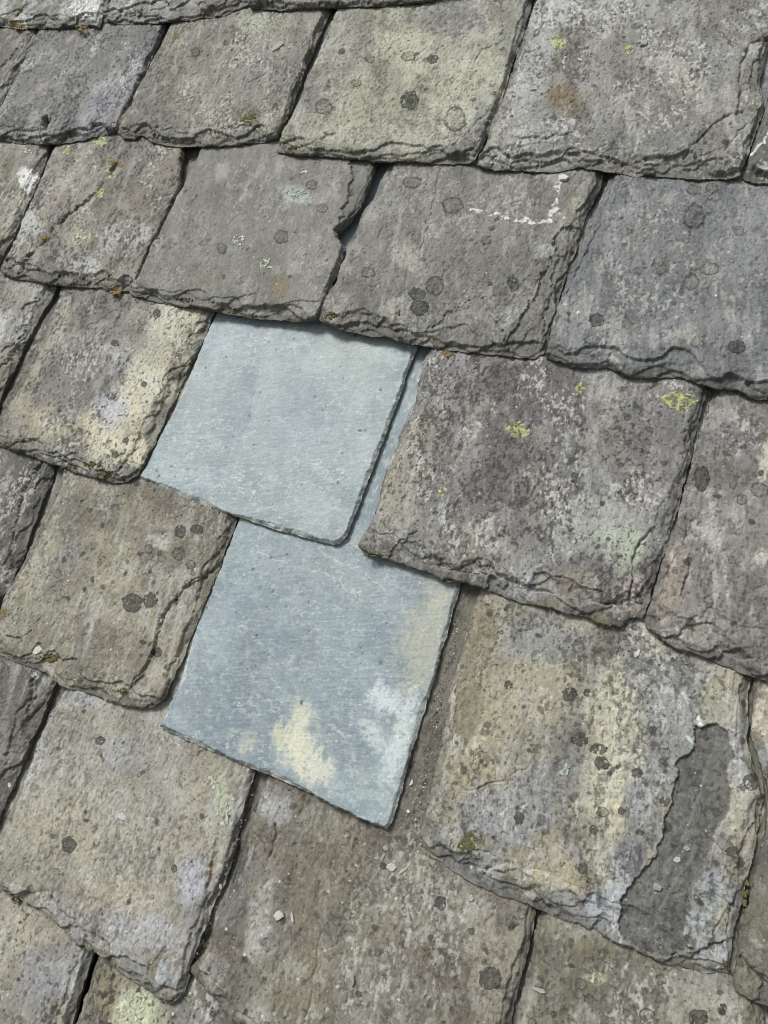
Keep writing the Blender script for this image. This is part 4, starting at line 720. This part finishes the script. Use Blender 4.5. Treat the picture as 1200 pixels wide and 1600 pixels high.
for a in [('D1', 146, 726, 14, 5), ('D1', 161, 740, 10, 6), ('D1', 108, 731, 12, 4), ('E3', 1163, 1395, 6, 26), ('E3', 1136, 1508, 6, 12), ('E3', 1074, 1402, 4, 9), ('B3', 458, 230, 12, 4), ('C2', 368, 486, 10, 4), ('C2', 290, 470, 12, 4), ('C3', 516, 493, 9, 6), ('C3', 622, 488, 4, 7), ('B2', 258, 220, 5, 4), ('E1', 190, 1080, 7, 5), ('E1', 80, 1028, 14, 7), ('D3', 590, 868, 18, 4), ('F1', 26, 1405, 8, 7)]:
    lichen(a[0], a[1], a[2], a[3], 'moss', a[4], rag=1.7, hole=0.5, name='moss_tuft', th=0.0013)

# ------------------------------------------------------------------ loose chips of stone
W_ = (182, 180, 173); G_ = (150, 148, 145)
for a in [('B2', 435, 73, 10, 0.75, 60, 'white angular chip on the olive-grey slate at the top', G_, 0.002),
          ('B4', 1006, 68, 8, 0.8, 10, 'light triangular chip right of the lemon lichen on the large upper slate', G_, 0.002),
          ('B4', 906, 94, 7, 0.35, -30, 'thin elongated chip just below and right of the lemon lichen', W_, 0.001),
          ('C3', 880, 279, 11, 0.75, 5, 'white mortar crumb lodged under the tail of the large upper slate', (200, 198, 188), 0.003),
          ('F2', 436, 1431, 9, 0.75, 50, 'white chip on the brownish slate beside the gap at lower left', W_, 0.0016),
          ('F2', 457, 1433, 10, 0.35, -60, 'narrow white splinter right of the white chip on the brownish slate', W_, 0.0012),
          ('F2', 346, 1385, 8, 0.6, -45, 'pale chip caught in the seam beside the pointed pale slate', G_, 0.002),
          ('F1', 191, 1277, 8, 0.7, -20, 'pale blue chip in the middle of the pale lavender slate', (178, 182, 188), 0.001),
          ('F2', 552, 1531, 9, 0.5, -70, 'pointed grey chip near the bottom edge, on the brownish slate', G_, 0.003),
          ('F3', 842, 1547, 14, 0.25, 8, 'long thin pale splinter on the olive-brown slate at the bottom', (160, 158, 150), 0.001),
          ('E3', 1073, 1325, 7, 0.75, 10, 'upper chip lying in the dark flaked scar', G_, 0.0014),
          ('E3', 1058, 1343, 8, 0.7, 60, 'middle chip of the three in the dark flaked scar', (178, 178, 176), 0.0016),
          ('E3', 1027, 1386, 9, 0.75, 20, 'lowest chip in the dark flaked scar', (140, 138, 134), 0.0016),
          ('F2', 643, 1223, 7, 0.55, 70, 'grey chip in the brown gap right of the lower new slate', (190, 190, 188), 0.0014),
          ('F2', 638, 1267, 4, 0.9, 0, 'tiny pale blue chip near the end of the brown gap', (186, 192, 200), 0.0012),
          ('F2', 612, 1355, 10, 0.6, 10, 'white triangular chip below the tail corner of the lower new slate', W_, 0.0014),
          ('F2', 598, 1340, 9, 0.3, 80, 'slim grey sliver beside the white triangular chip', G_, 0.001),
          ('F2', 604, 1325, 6, 0.7, 0, 'small grey crumb just under the tail corner of the lower new slate', G_, 0.0014),
          ('F2', 630, 1360, 12, 0.18, 50, 'pale needle-like splinter right of the white triangular chip', (180, 176, 160), 0.0012),
          ('E3', 995, 1022, 9, 0.6, 60, 'white crumb under the junction of two thick slate tails', W_, 0.0016),
          ('F1', 16, 1227, 8, 0.6, -40, 'pale chip in the open seam at the left edge', W_, 0.0016),
          ('F2', 737, 1403, 6, 0.8, 80, 'pale oval chip right of the black lichen near the big cream slate tail', (176, 172, 164), 0.0014),
          ('F1', 55, 1018, 8, 0.6, 20, 'pale chip on the khaki slate tail at the left', G_, 0.0014) if False else ('E1', 59, 1017, 6, 0.7, 30, 'white chip near the tail of the khaki slate', W_, 0.0014),
          ('D3', 1000, 780, 4, 1.4, 10, 'tiny white crumb on the purplish slate near its right side', W_, 0.001)]:
    chip(*a[:7], col=a[7], th=a[8])
# grit washed into the brown gap beside the lower new slate: too fine to count
def grit(key, n, path, wid, seed, lab):
    s = SLATES[key]; rnd = random.Random(seed); V = []; Q = []; C = []
    for _ in range(n):
        t = rnd.random() * (len(path) - 1); i = int(t); f = t - i
        x = path[i][0] * (1 - f) + path[i + 1][0] * f + rnd.gauss(0, wid); y = path[i][1] * (1 - f) + path[i + 1][1] * f + rnd.gauss(0, wid)
        u, v = px_on(s, x, y); z = float(surf(s, u, v)); r = 0.0004 + 0.0011 * rnd.random() ** 2.5
        cc = lin(rnd.choice([(206, 204, 198)] * (1 if wid > 4.2 and wid < 4.8 else 0) + [(150, 146, 138), (128, 122, 110), (84, 76, 66), (70, 62, 52), (60, 54, 46)]))
        b = len(V)
        for dx, dy, dz in ((1, 0, 0), (0, 1, 0), (-1, 0, 0), (0, -1, 0), (0.1, 0.1, 0.9)):
            V.append((u + dx * r * rnd.uniform(0.6, 1.2), v + dy * r * rnd.uniform(0.6, 1.2), z - 0.0001 + dz * r)); C.append(cc)
        Q += [[b, b + 1, b + 4], [b + 1, b + 2, b + 4], [b + 2, b + 3, b + 4], [b + 3, b, b + 4]]
    o = mesh_obj('grit', np.array(V) - s.org, np.zeros((0, 4), int), np.array(C), M_CHIP, smooth=False, loc=roof_to_world(*s.org), rot=(PITCH, 0, 0), ngons=Q)
    o['kind'] = 'stuff'; o['label'] = lab
grit('F2', 420, [(722, 960), (700, 1040), (686, 1100), (672, 1180), (660, 1240), (650, 1290)], 4.5, 3, 'fine pale and dark grit in the gap beside the lower new slate')
grit('E1', 160, [(330, 790), (352, 800), (362, 812), (358, 835)], 5, 5, 'dark crumbs under the corner of the upper new slate')
grit('C1', 120, [(200, 455), (240, 385), (262, 330)], 4, 7, 'dark crumbs in the seam between two slates, third course down')
grit('F1', 120, [(0, 1280), (30, 1215), (60, 1140)], 4, 8, 'crumbs in the open seam at the left edge')
grit('E1', 110, [(140, 760), (230, 785), (330, 822)], 6, 9, 'dirt washed out under the tails above the khaki slate')
grit('E3', 130, [(1010, 1000), (960, 1010), (1060, 1040)], 9, 10, 'dirt under the junction of two thick tails')
grit('F2', 150, [(300, 1530), (345, 1390), (380, 1290), (404, 1215)], 4, 11, 'crumbs in the seam beside the pointed pale slate')
